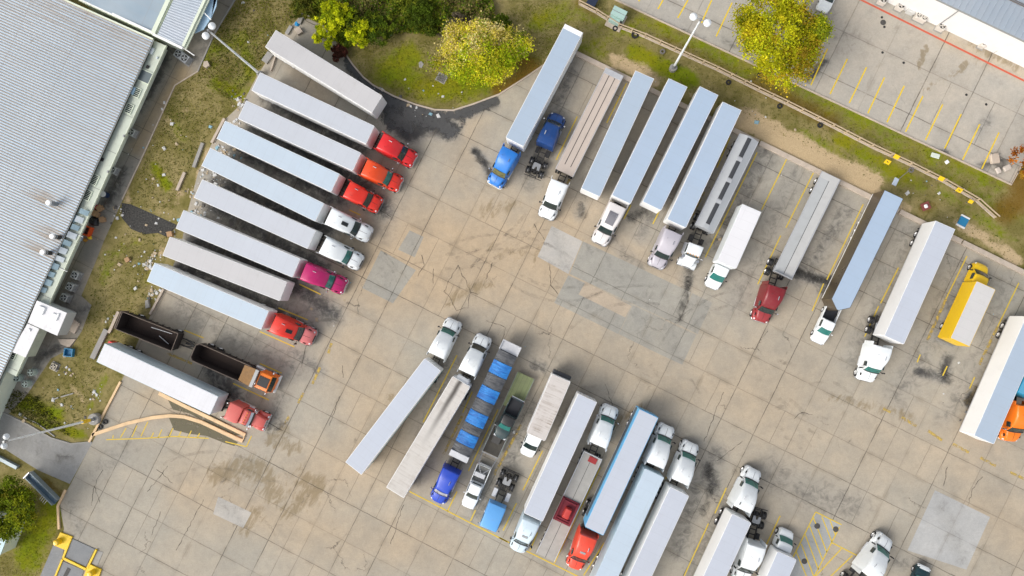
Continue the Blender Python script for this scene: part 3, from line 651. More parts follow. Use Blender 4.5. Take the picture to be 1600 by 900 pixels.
# box trucks ---------------------------------------------------------
def box_truck(rear, front, nose, label, group, pm, roof, wall, z=3.6, zb=.95, hb=1.27, glass=GLASS, under=None, name='box_truck', rear_bar=None):
    loc, rz, L = place(rear, front, z, z)
    n = P(nose, 1.0); d = Vector((n.x - loc.x, n.y - loc.y, 0)); T = d.dot(Vector((math.cos(rz), math.sin(rz), 0)))
    t = thing(name, label, 'truck', loc, rz, group); c0 = L + .1; cl = T - c0; c = .12
    part('cargo_box', MB().prism([(0, -hb), (L - c, -hb), (L, -hb + c), (L, hb - c), (L - c, hb), (0, hb)], zb, z - .02), wall, t, smooth=0)
    part('roof', MB().prism([(.05, -hb + .05), (L - c, -hb + .05), (L - .05, -hb + c), (L - .05, hb - c), (L - c, hb - .05), (.05, hb - .05)], z - .06, z), roof, t, smooth=0)
    part('rear_door', MB().box(-.04, -.003, -hb + .1, hb - .1, zb + .1, z - .2, .01), wall, t)
    part('cab', MB().loft([rs(c0, .98, .92, .55, 2.05, .16), rs(c0 + .06 * cl, 1.02, .95, .5, 2.22, .2), rs(c0 + .33 * cl, 1.03, .92, .5, 2.22, .22, .03), rs(c0 + .42 * cl, 1.03, .86, .5, 2.08, .2, .03), rs(c0 + .62 * cl, 1.03, .94, .5, 1.36, .1)]), pm, t)
    part('windshield', MB().glass(c0 + .40 * cl, 2.10, .80, c0 + .625 * cl, 1.35, .90, .10), glass, t)
    part('hood', MB().loft([rs(c0 + .55 * cl, 1.03, .97, .45, 1.32, .12), rs(c0 + .8 * cl, 1.03, .93, .45, 1.22, .2, .03), rs(c0 + .93 * cl, .95, .82, .45, 1.08, .2, .02), rs(c0 + cl, .70, .6, .48, .85, .15)]), pm, t)
    part('bumper', MB().loft([rs(c0 + .9 * cl, 1.02, .98, .38, .62, .06), rs(c0 + .99 * cl, .82, .8, .38, .62, .06), rs(c0 + 1.02 * cl, .6, .58, .4, .6, .05)]), STEEL, t)
    for q in (-1, 1):
        part('headlight', MB().box(c0 + .88 * cl, c0 + .96 * cl, q * .72 - .13, q * .72 + .13, .75, .98, .03), LENS, t)
        part('side_window', MB().box(c0 + .14 * cl, c0 + .42 * cl, q * .96 - .06, q * .96 + .045, 1.45, 2.0, .03), GLASS, t)
        part('mirror', MB().box(c0 + .5 * cl, c0 + .5 * cl + .12, q * 1.25 - .1, q * 1.25 + .1, 1.35, 1.75, .03), BLACK, t)
        wheel(t, 1.6, q * .88, .44, .22, True); wheel(t, c0 + .70 * cl, q * .96, .44, .24)
        part('wall_rail', MB().box(.03, L - c, q * (hb + .004) - .015, q * (hb + .004) + .015, zb - .02, zb + .1), under or ALU, t)
    part('frame', MB().box(.2, c0 + .9 * cl, -.48, -.36, .55, .8).box(.2, c0 + .9 * cl, .36, .48, .55, .8).box(.2, L - .1, -1.1, 1.1, zb - .1, zb - .01), DARK, t)
    part('rear_bumper', MB().box(-.3, -.06, -1.2, 1.2, .45, .62, .02), STEEL, t)
    if rear_bar: part('lift_platform', MB().box(-.55, -.08, -1.2, 1.22, 1.2, 2.6, .04), rear_bar, t)
    return t
RWHITE = roof_mat('roof_clean_white', (.80, .80, .83), .04)
box_truck((1175, 325), (1135.5, 414), (1110, 449), 'clean white box truck with two empty stalls beside it', RG, WHITE, RWHITE, WHITE, glass=GLASSG)
box_truck((1500, 535), (1541, 445.5), (1541, 415), 'yellow box truck with pale grey roof facing the grass', RG, YELLOW, roof_mat('roof_pale_grey', (.62, .61, .60), .2), YELLOW, under=YELLOW)
# tarped trailer with dark red tractor
ALD = mat('grey_metal_deck', (.47, .485, .49), .5, .1, .1, .7, 0, .10)
fb10, L = flatbed((1299, 274), (1222.5, 430.5), 'bare grey metal flatbed trailer with one lengthwise seam behind the dark red tractor', RT, ALD, z=1.5, slots=((.05, .06, .02, .98),))
part('deck_strip', MB().box(.05, L - .05, .1, 1.15, 1.48, 1.506), mat('pale_metal_deck', (.54, .54, .53), .5, .1, .1, .7, 0, .10), fb10, smooth=0)
part('deck_plate', MB().box(.0, .8, -1.18, 1.18, 1.47, 1.516), mat('pale_metal_deck', (.54, .54, .53), .5), fb10, smooth=0)
tractor((1215, 448), (1187, 503), DRED, 'dark red sleeper tractor hitched to the bare grey metal flatbed', RG, visor=CHROME, hood=paint('dark_red_hood', (.30, .03, .035)))
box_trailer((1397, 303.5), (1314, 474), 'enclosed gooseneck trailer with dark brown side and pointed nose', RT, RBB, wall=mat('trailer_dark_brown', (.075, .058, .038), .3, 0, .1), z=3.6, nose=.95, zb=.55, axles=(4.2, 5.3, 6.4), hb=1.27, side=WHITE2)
def pickup(rear, front, label, group, pm, bedm, zf=.9, lift=0.0, glass=GLASS, roofm=None, base=0.0, nose=None):
    loc, rz, L = place(rear, front, .9 + base, zf + base)
    t = thing('pickup_truck', label, 'pickup', loc + Vector((0, 0, base)), rz, group); s = L; b = .42
    part('body', MB().loft([rs(.40 * s, .97, .95, .42, 1.12, .08), rs(.70 * s, .97, .95, .42, 1.12, .08), rs(.80 * s, .98, .93, .45, 1.14, .14, .03), rs(.94 * s, .93, .82, .45, 1.02, .2, .02), rs(.99 * s, .70, .6, .5, .8, .12)]), pm, t)
    bed = part('bed', MB().box(.0, .40 * s, -.97, -.86, .45, 1.16, .03).box(.0, .40 * s, .86, .97, .45, 1.16, .03).box(0, .06, -.86, .86, .5, 1.12, .02).box(.385 * s, .40 * s - .003, -.86, .86, .5, 1.14), pm, t)
    part('bed_floor', MB().box(.06, .385 * s, -.857, .857, .50, .62), bedm, bed)
    part('cab', MB().loft([rs(.41 * s, .92, .84, 1.05, 1.72, .1), rs(.43 * s, .93, .80, 1.05, 1.86, .14), rs(.60 * s, .93, .78, 1.05, 1.88, .16, .02), rs(.63 * s, .93, .76, 1.05, 1.80, .14, .02), rs(.735 * s, .93, .86, 1.05, 1.16, .06)]), roofm or pm, t)
    part('windshield', MB().glass(.622 * s, 1.82, .70, .735 * s, 1.16, .80, .08), glass, t)
    part('rear_window', MB().box(.395 * s, .41 * s + .03, -.6, .6, 1.25, 1.65, .01), GLASS, t)
    part('bumper', MB().box(.965 * s, 1.0 * s, -.8, .8, .42, .62, .04), CHROME, t)
    if nose: part('bonnet_edge', MB().loft([rs(.915 * s, .87, .80, .75, 1.062, .2, .02), rs(.955 * s, .84, .74, .72, 1.0, .2, .02), rs(.995 * s, .70, .60, .6, .86, .15)]), nose, t)
    part('rear_bumper', MB().box(-.16, .01, -.9, .9, .42, .58, .03), CHROME, t)
    for q in (-1, 1):
        part('side_window', MB().box(.45 * s, .62 * s, q * .84 - .06, q * .84 + .045, 1.2, 1.7, .03), GLASS, t)
        part('headlight', MB().box(.93 * s, .975 * s, q * .68 - .14, q * .68 + .14, .72, .92, .03), LENS, t)
        part('tail_light', MB().box(-.025, .02, q * .9 - .05, q * .9 + .05, .75, 1.05), REDL, t)
        part('mirror', MB().box(.68 * s, .68 * s + .1, q * 1.12 - .1, q * 1.12 + .1, 1.1, 1.32, .02), pm, t)
        wheel(t, .2 * s, q * .86, .39, .25); wheel(t, .81 * s, q * .86, .39, .25)
    return t
BEDB = mat('black_bedliner', (.018, .02, .026), .7)
pickup((1304, 477), (1277, 536), 'white pickup with black bed hitched to the pointed-nose trailer', RG, WHITE, BEDB, glass=GLASSG)
box_trailer((1477.5, 351.5), (1397, 531.5), 'long white box trailer with bright white side next to the yellow box truck', RT, RPER)
tractor((1381, 542), (1352, 596), WHITE, 'white sleeper tractor with green windshield between pointed-nose trailer and yellow truck', RG, glass=GLASSG, high=3.6)
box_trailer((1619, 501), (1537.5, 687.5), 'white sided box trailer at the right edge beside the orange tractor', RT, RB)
tractor((1604, 634), (1577, 690), ORANGE, 'orange sleeper tractor cut by the right edge of the photo', RG, visor=CHROME)
box_trailer((1692, 436), (1606, 620), 'turquoise roofed box trailer behind the orange tractor, mostly outside the photo', RT, roof_mat('roof_turquoise', (.03, .33, .55), .05), wall=mat('trailer_turquoise', (.03, .30, .5), .4))

# lower row ----------------------------------------------------------
box_trailer((552, 732), (676, 569.5), 'white box trailer slanting out of line, leftmost of the lower row', BT, RPER, side=mat('teal_rail', (.05, .35, .38), .5))
tractor((681, 556), (711, 499), WHITE, 'white sleeper tractor pulling the slanted leftmost trailer of the lower row', BG, glass=GLASSG, high=3.6)
box_trailer((617, 770), (721, 596), 'dirty white reefer trailer with dark soot streak on its roof', BT, RDIRT, unit=WHITE2)
tractor((729, 583), (758, 524), WHITE, 'white sleeper tractor hitched to the soot-streaked trailer', BG, high=3.6)
loc, rz, L = place((800.5, 537), (715, 717.5), 2.9, 2.9)
t = thing('tarped_trailer', 'trailer covered in alternating blue and dark grey tarps', 'trailer', loc, rz, BT)
def tarp_mat(name, a, b):
    t = NT(name); v = t.obj(); n1 = t.noise(t.scale(v, (2.6, .35, 1)), 1.6, 7, .7, .7); n2 = t.noise(v, .6, 4)
    c = t.mix(t.ramp(n1, .34, .66), a, b); c = t.mix(t.math('MULTIPLY', t.ramp(n2, .5, .7), .3), c, [x * .6 for x in a])
    t.bump(n1, .8, .12); return t.fin(c, .5)
TB = tarp_mat('blue_tarp', (.010, .11, .42), (.03, .27, .72)); TD = tarp_mat('charcoal_tarp', (.040, .044, .052), (.13, .135, .145))
def tarp_bits(a, b, m):
    n = 7; secs = []
    for i in range(n + 1):
        x = (a + (b - a) * i / n) * L; sag = .03 * math.sin(i * 2.1 + a * 40)
        secs.append([(x, -1.28, 1.4), (x, -1.27, 2.55 + sag), (x, -.7, 2.84 + sag), (x, 0, 2.93 - sag), (x, .7, 2.84 + sag), (x, 1.27, 2.55 - sag), (x, 1.28, 1.4)])
    part('tarp', MB().loft(secs), m, t)
for a, b, m in ((.083, .168, TD), (.171, .278, TB), (.281, .388, TD), (.391, .498, TB), (.501, .598, TD), (.601, .708, TB), (.711, .778, TD), (.781, .878, TB), (.881, .947, TD)): tarp_bits(a, b, m)
part('bulkhead', MB().box(0, .08 * L, -1.26, 1.26, 1.4, 2.4, .03).box(-.02, .1, -1.3, 1.3, 1.4, 2.7).box(.1, .08 * L, -1.3, -1.2, 1.4, 2.7).box(.1, .08 * L, 1.2, 1.3, 1.4, 2.7), ALU, t)
part('bulkhead', MB().box(.95 * L, L, -1.29, 1.29, 1.4, 2.9, .04), ALU, t)
part('underframe', MB().box(.1, L - .2, -.6, -.48, .8, 1.39).box(.1, L - .2, .48, .6, .8, 1.39).box(0, L, -1.25, 1.25, 1.25, 1.39), DARK, t)
legs(t, L - 2.4); bogie(t, (1.3, 2.6))
tractor((704.5, 737), (682, 785), COBALT, 'cobalt blue tractor with silver visor pulling the blue and grey tarps', BG, visor=CHROME, style='aero', high=3.3, glass=ALU, lights=False)
# gooseneck car hauler
z = .95; loc, rz, L = place((822, 586.5), (766, 709.5), z, z)
t = thing('car_hauler_trailer', 'gooseneck car hauler with mossy green rear deck carrying a dark pickup', 'trailer', loc, rz, BT)
part('deck', MB().box(0, .42 * L, -1.13, 1.13, z - .12, z), mat('mossy_deck', (.17, .20, .10), .9, 0, .35, 1.2, 0, .2), t, smooth=0)
part('deck', MB().box(.423 * L, L, -1.13, 1.13, z - .15, z - .03), mat('dark_plank_deck', (.07, .065, .055), .9, 0, .4, 2), t, smooth=0)
for i in range(4): part('deck_seam', MB().box(.02, .42 * L - .02, -.84 + .56 * i - .02, -.84 + .56 * i + .02, z - .02, z + .008), mat('deck_seam', (.10, .115, .06), .9), t)
for q in (-1, 1):
    part('side_rail', MB().box(.0, L, q * 1.18 - .04, q * 1.18 + .04, z - .2, z + .02), mat('rail_green_grey', (.20, .24, .20), .7), t)
    part('rail_fence', MB().tube((.66 * L, q * 1.1, z + .5), (L, q * 1.1, z + .5), .04, n=6).tube((.66 * L, q * 1.1, z), (.66 * L, q * 1.1, z + .5), .04, n=6).tube((.83 * L, q * 1.1, z), (.83 * L, q * 1.1, z + .5), .04, n=6).tube((L, q * 1.1, z), (L, q * 1.1, z + .5), .04, n=6), STEEL, t)
    part('gooseneck', MB().tube((L, q * 1.05, z + .05), (L + 1.5, q * .9, z + .45), .07, n=6).tube((L + 1.5, q * .9, z + .45), (L + 2.6, q * .12, z + .5), .07, n=6), STEEL, t)
    for x in (2.6, 3.6, 4.6): wheel(t, x, q * 1.06, .36, .22)
part('cross_bar', MB().box(.66 * L - .05, .66 * L + .05, -1.1, 1.1, z + .46, z + .54).box(L - .05, L + .05, -1.1, 1.1, z + .46, z + .54).box(L + 1.45, L + 1.55, -.9, .9, z + .41, z + .49), STEEL, t)
part('underframe', MB().box(.1, L, -.5, -.38, .5, z - .16).box(.1, L, .38, .5, .5, z - .16), DARK, t)
tag(part('tool_chest', MB().box(.74 * L, .86 * L, -.6, .5, z - .02, z + .35, .03), mat('dark_chest', (.06, .058, .055), .6), loc=loc, rz=rz), 'dark grey chest on the front deck of the car hauler', 'chest')
tag(part('coiled_strap', MB().lathe([(.14, z), (.24, z), (.24, z + .1), (.14, z + .1), (.14, z)], n=14, c=(.70 * L, -.35, 0)), WHITE2, loc=loc, rz=rz), 'small white coiled strap on the front deck of the car hauler', 'strap')
pickup((809, 625), (779.5, 685), 'dark teal pickup with black roof riding on the car hauler', BG, paint('dark_teal', (.02, .045, .05)), BEDB, glass=GLASSG, roofm=paint('gloss_black', (.01, .012, .014)), base=.95, zf=.9)
pickup((757, 728), (729.5, 794), 'white pickup pulling the gooseneck car hauler, tool junk in its bed', BG, WHITE, mat('cluttered_bed', (.22, .22, .21), .7, .3, .6, 5))
p0 = P((750, 741), .6)
tag(part('tool_box', MB().box(-.3, .3, -.72, .72, .7, 1.2, .04), ALU, loc=Vector((p0.x, p0.y, 0)), rz=math.atan2(-66, -27.5) + .0), 'silver tool box across the bed of the hauler pickup', 'tool box')
tractor((779, 787), (762, 825), LBLUE, 'light blue flat-roofed cab-over bobtail with bare chassis', BG, style='coe', zr=2.8, tail=4.0, bob=True, visor=WHITE)
box_truck((877, 590.5), (837, 683), (825, 714), 'white box truck with brown-streaked dirty roof', BG, WHITE, RDIRT2, WHITE2, rear_bar=mat('charcoal_lift', (.05, .052, .058), .5))
box_trailer((918, 622), (833, 808.5), 'grey-white roofed box trailer hitched to the ice blue tractor', BT, RPER)
tractor((830, 815), (807, 862), ICE, 'ice blue sleeper tractor with small roof hatch on the yellow line', BG, hatch=(.42, 0, .3, .75, STEEL), tank=CHROME)
FDECK = mat('grey_wood_deck', (.42, .40, .37), .85, 0, .22, 1.0, 0, .18)
fb, L = flatbed((852, 871), (927, 711), 'grey wood flatbed trailer carrying a dark red load', BT, FDECK, slots=((.0, .05, .0, 1.0),))
part('toolbox_mount', MB().box(L - 1.0, L - .25, -.75, .35, 1.425, 1.55, .03), mat('red_rack', (.35, .03, .03), .6), fb)
d = fb.rotation_euler.z
c = P((885, 799), 1.6)
t = thing('machine_load', 'dark red forklift-like machine lying on the grey flatbed', 'machine', (c.x, c.y, 1.435), d)
MR = mat('dark_red_machine', (.19, .012, .025), .55, 0, .3, 2); MRB = mat('bright_red_cover', (.55, .05, .04), .5)
part('base_frame', MB().box(-1.6, 1.6, -1.18, 1.18, 0, .22, .03), MR, t)
part('machine_cover', MB().loft([rs(-.75, .42, .38, .2, .8, .08), rs(-.6, .46, .42, .2, 1.0, .12), rs(.5, .46, .42, .2, 1.0, .12), rs(.62, .42, .36, .2, .8, .1)]).shift(0, -.1), MRB, t)
for q in (-1, 1): part('side_beam', MB().box(-1.5, 1.5, q * 1.0 - .12, q * 1.0 + .12, .2, .5, .03), MR, t)
for x in (-1.35, -1.05, 1.25): part('cross_member', MB().box(x - .1, x + .1, -.87, .87, .225, .42, .02), MR, t)
tractor((935, 697), (956, 634), WHITE, 'white sleeper tractor pulling the flatbed with the red load', BG, glass=GLASSG, high=3.4, visor=CHROME, stacks=True)
SKYB = mat('sky_blue_wall', (.16, .48, .78), .45, 0, .08)
bt_ = box_trailer((1014, 646), (928, 830), 'box trailer with sky blue side hitched to the coral red tractor', BT, RPER, wall=SKYB)
for q in (-1, 1): part('lower_wall', MB().box(.1, 15.2, q * 1.297 - .006, q * 1.297 + .006, 1.28, 2.75), mat('lower_wall_slate', (.10, .13, .16), .5), bt_, smooth=0)
tractor((920, 838), (896, 889), CORAL, 'coral red sleeper tractor at the front yellow line of the lower row', BG, hatch=(.42, 0, .3, .7, STEEL), visor=CHROME)
box_trailer((937, 925), (1023, 739), 'blue-white box trailer beside the sky blue sided trailer, cut by the bottom edge', BT, RLB, wall=mat('trailer_mist_blue', (.50, .62, .68), .4))
tractor((1024, 728), (1044, 664), WHITE, 'white sleeper tractor beside the sky blue sided trailer, facing up', BG, glass=GLASSG, high=3.7)
box_trailer((976, 953), (1062, 768), 'periwinkle roofed box trailer next to the oil-stained empty lane', BT, RPER)
tractor((1063, 754), (1082, 691), WHITE, 'white sleeper tractor next to the oil-stained empty lane, facing up', BG, glass=GLASSG, high=3.7)
box_trailer((1073, 996), (1159, 810), 'white sided box trailer next to the white bobtail, cut by the bottom edge', BT, RPER)
tractor((1160, 797), (1180, 732), WHITE, 'white sleeper tractor with two black vents between two yellow lines', BG, glass=GLASSG, high=3.7, hatch=(.12, .7, .35, .1, HB))
tractor((1183, 853), (1156, 908), WHITE, 'white bobtail tractor facing down with bare black chassis behind', BG, bob=True, tail=4.0)
box_truck((1190, 960), (1230, 868), (1230, 828), 'white box truck beside the yellow hatched zone, facing up', BG, WHITE, RPER, WHITE2, glass=GLASSG, z=3.5)
tractor((1360, 903), (1387, 838), WHITE, 'white tractor right of the yellow hatched zone, cut by the bottom edge', BG, glass=GLASSG, high=3.6, bob=True)
pickup((1420, 945), (1446, 885), 'dark teal pickup with white nose, barely in at the bottom edge', BG, paint('deep_teal', (.008, .035, .045)), BEDB, glass=GLASSG, nose=WHITE)

# ------------------------------------------------------------------ ground sheets
def seg_w(pts, strokes, nch=3):
    """pts (n,2) world; strokes (channel, r_px, strength, [px points])"""
    out = np.zeros((len(pts), nch))
    for ch, r, s, line in strokes:
        wp = [np.array(P(q)[:2]) for q in line]; R = r / 11.85
        if len(wp) == 1: wp = wp * 2
        best = np.full(len(pts), 1e9)
        for a, b in zip(wp[:-1], wp[1:]):
            d = b - a; L2 = max(d.dot(d), 1e-9); tt = np.clip(((pts - a) @ d) / L2, 0, 1)
            best = np.minimum(best, np.linalg.norm(pts - (a + tt[:, None] * d), axis=1))
        f = np.clip(1 - best / R, 0, 1); f = f * f * (3 - 2 * f) * s
        out[:, ch] = np.maximum(out[:, ch], f) if s > 0 else np.maximum(out[:, ch] + f, 0)
    return out
def sheet(name, poly, z, m, res=.5, strokes=(), world=False, kind='structure'):
    pw = [Vector(p) for p in poly] if world else [P(p, z) for p in poly]
    ed = []
    for i in range(len(pw)):
        a, b = pw[i], pw[(i + 1) % len(pw)]; n = max(1, int((b - a).length / (res * 1.2)))
        for k in range(n): q = a.lerp(b, k / n); ed.append((q.x, q.y))
    E = np.array(ed); pts = list(ed)
    if res < 50:
        xs = np.arange(E[:, 0].min(), E[:, 0].max(), res); ys = np.arange(E[:, 1].min(), E[:, 1].max(), res)
        gx, gy = np.meshgrid(xs, ys); gx, gy = gx.ravel() + .013, gy.ravel() + .017
        ins = np.zeros(len(gx), bool); dmin = np.full(len(gx), 1e9)
        for i in range(len(E)):
            (x0, y0), (x1, y1) = E[i], E[(i + 1) % len(E)]
            c = ((y0 > gy) != (y1 > gy)) & (gx < (x1 - x0) * (gy - y0) / (y1 - y0 + 1e-12) + x0); ins ^= c
            near = (np.abs(gx - x0) < res) & (np.abs(gy - y0) < res)
            dmin[near] = np.minimum(dmin[near], np.hypot(gx[near] - x0, gy[near] - y0))
        ok = ins & (dmin > res * .4); pts += list(zip(gx[ok].tolist(), gy[ok].tolist()))
    n = len(ed)
    vs, _, fs, *_ = delaunay_2d_cdt([Vector(p) for p in pts], [(i, (i + 1) % n) for i in range(n)], [list(range(n))], 1, 1e-5)
    me = bpy.data.meshes.new(name); me.from_pydata([(v.x, v.y, z) for v in vs], [], fs); me.update()
    bm = bmesh.new(); bm.from_mesh(me); bmesh.ops.recalc_face_normals(bm, faces=bm.faces)
    if sum(f.normal.z for f in bm.faces) < 0: bmesh.ops.reverse_faces(bm, faces=bm.faces)
    bm.to_mesh(me); bm.free()
    if strokes is not None:
        a = me.attributes.new('mask', 'FLOAT_COLOR', 'POINT'); v = np.array([q.co[:2] for q in me.vertices])
        c = np.ones((len(v), 4)); c[:, :3] = seg_w(v, strokes); a.data.foreach_set('color', c.astype(np.float32).ravel())
    me.materials.append(None)
    o = link(name, me, m); o['kind'] = kind; return o
G, S, R_ = 0, 1, 2
soil_st = [
 # green, sand, rust  (channel, radius px, strength, line)
 (G, 60, .75, [(640, 90), (600, 110), (680, 140), (760, 130)]), (G, 55, .6, [(840, 30), (880, 20)]), (G, 40, .45, [(930, 40), (960, 60), (900, 70)]),
 (G, 30, .9, [(990, 80), (1040, 105), (1080, 125)]), (G, 40, .35, [(1000, 40), (1120, 95)]), (G, 34, .55, [(1100, 85), (1180, 120), (1420, 235), (1520, 300), (1600, 350)]),
 (G, 30, .7, [(1310, 215), (1360, 245), (1440, 290)]), (G, 28, .5, [(1470, 300), (1580, 370)]), (G, 34, .6, [(300, 90), (380, 60), (390, 120)]), (G, 30, .75, [(340, 130), (375, 150)]),
 (G, 22, .7, [(240, 260), (260, 290)]), (G, 20, .45, [(165, 400), (190, 380)]), (G, 60, .55, [(0, 770), (60, 850), (30, 900)]), (G, 55, .8, [(40, 870), (80, 800)]), (G, 30, .8, [(10, 615), (90, 650)]), (G, 18, .75, [(60, 660), (130, 680)]), (G, 40, .5, [(470, 20), (520, 40)]), (G, 16, .6, [(165, 590), (140, 640)]), (G, 10, .8, [(1211, 217)]), (G, 16, .5, [(420, 20), (400, 70)]),
 (S, 30, .75, [(960, 95), (1000, 110), (1020, 128)]), (S, 40, .95, [(1160, 185), (1230, 220), (1310, 265), (1360, 285)]), (S, 26, .55, [(1370, 300), (1420, 330)]), (S, 24, .7, [(1500, 350), (1560, 385), (1590, 410)]), (S, 20, .5, [(1080, 150), (1110, 160)]), (S, 16, .6, [(325, 235), (300, 300)]), (S, 18, .55, [(285, 290), (275, 320)]), (S, 22, .35, [(230, 220), (240, 330)]), (S, 20, .4, [(110, 600), (140, 640)]), (S, 18, .35, [(205, 440), (180, 470)]), (S, 12, .4, [(840, 75), (850, 60)]), (S, 24, .3, [(90, 660), (110, 690)]), (S, 26, .42, [(250, 190), (300, 170)]), (S, 20, .4, [(240, 330), (290, 340)]), (S, 20, .5, [(200, 320), (195, 290)]), (S, 24, .36, [(190, 450), (150, 520)]), (S, 16, .5, [(215, 480), (180, 490)]), (S, 14, .5, [(250, 400), (262, 370)]), (G, 26, .5, [(330, 100), (390, 140)]), (G, 22, .5, [(270, 180), (290, 220)]), (G, 24, .5, [(215, 380), (175, 400), (160, 440)]), (G, 18, .55, [(235, 420), (228, 440)]), (S, 30, .3, [(380, 20), (420, 40)]), (G, 40, .5, [(860, 70), (940, 80)]), (G, 60, .42, [(1100, 70), (1240, 150), (1400, 230)]), (G, 40, .55, [(900, 20), (1000, 50)]), (G, 34, .6, [(1000, 30), (1160, 100), (1300, 165), (1450, 235), (1560, 290)]), (G, 26, .5, [(1240, 200), (1330, 250), (1420, 290)]), (S, 10, .35, [(790, 15), (840, 40)]),
 (R_, 36, .6, [(1180, 130), (1260, 170), (1300, 190)]), (R_, 30, .45, [(1040, 60), (1140, 110)]), (R_, 46, .8, [(1590, 270), (1600, 310), (1570, 330)]), (R_, 24, .5, [(900, 0), (930, 20)]), (R_, 30, .85, [(800, 90), (832, 105), (800, 135), (780, 140)]), (R_, 20, .35, [(300, 130), (330, 170)]), (R_, 22, .5, [(1460, 320), (1440, 330)]), (R_, 14, .6, [(70, 750), (105, 780)]), (R_, 20, .45, [(770, 60), (820, 60)]), (R_, 40, .3, [(1350, 215), (1540, 300)]),
]
ctr = P((800, 450))
big = [(-2500, -2500, 0), (2500, -2500, 0), (2500, 2500, 0), (-2500, 2500, 0)]
inn = [(ctr.x - 84, ctr.y - 54, 0), (ctr.x + 84, ctr.y - 54, 0), (ctr.x + 84, ctr.y + 54, 0), (ctr.x - 84, ctr.y + 54, 0)]
SOIL = soil()
g = sheet('ground', inn, 0.0, SOIL, .6, soil_st, world=True)
# the far ground joins the same sheet object: a ring out to the horizon
bm = bmesh.new(); bm.from_mesh(g.data); o_ = [bm.verts.new(p) for p in big]; i_ = [bm.verts.new(p) for p in inn]
for k in range(4): bm.faces.new((o_[k], o_[(k + 1) % 4], i_[(k + 1) % 4], i_[k]))
bm.to_mesh(g.data); bm.free()

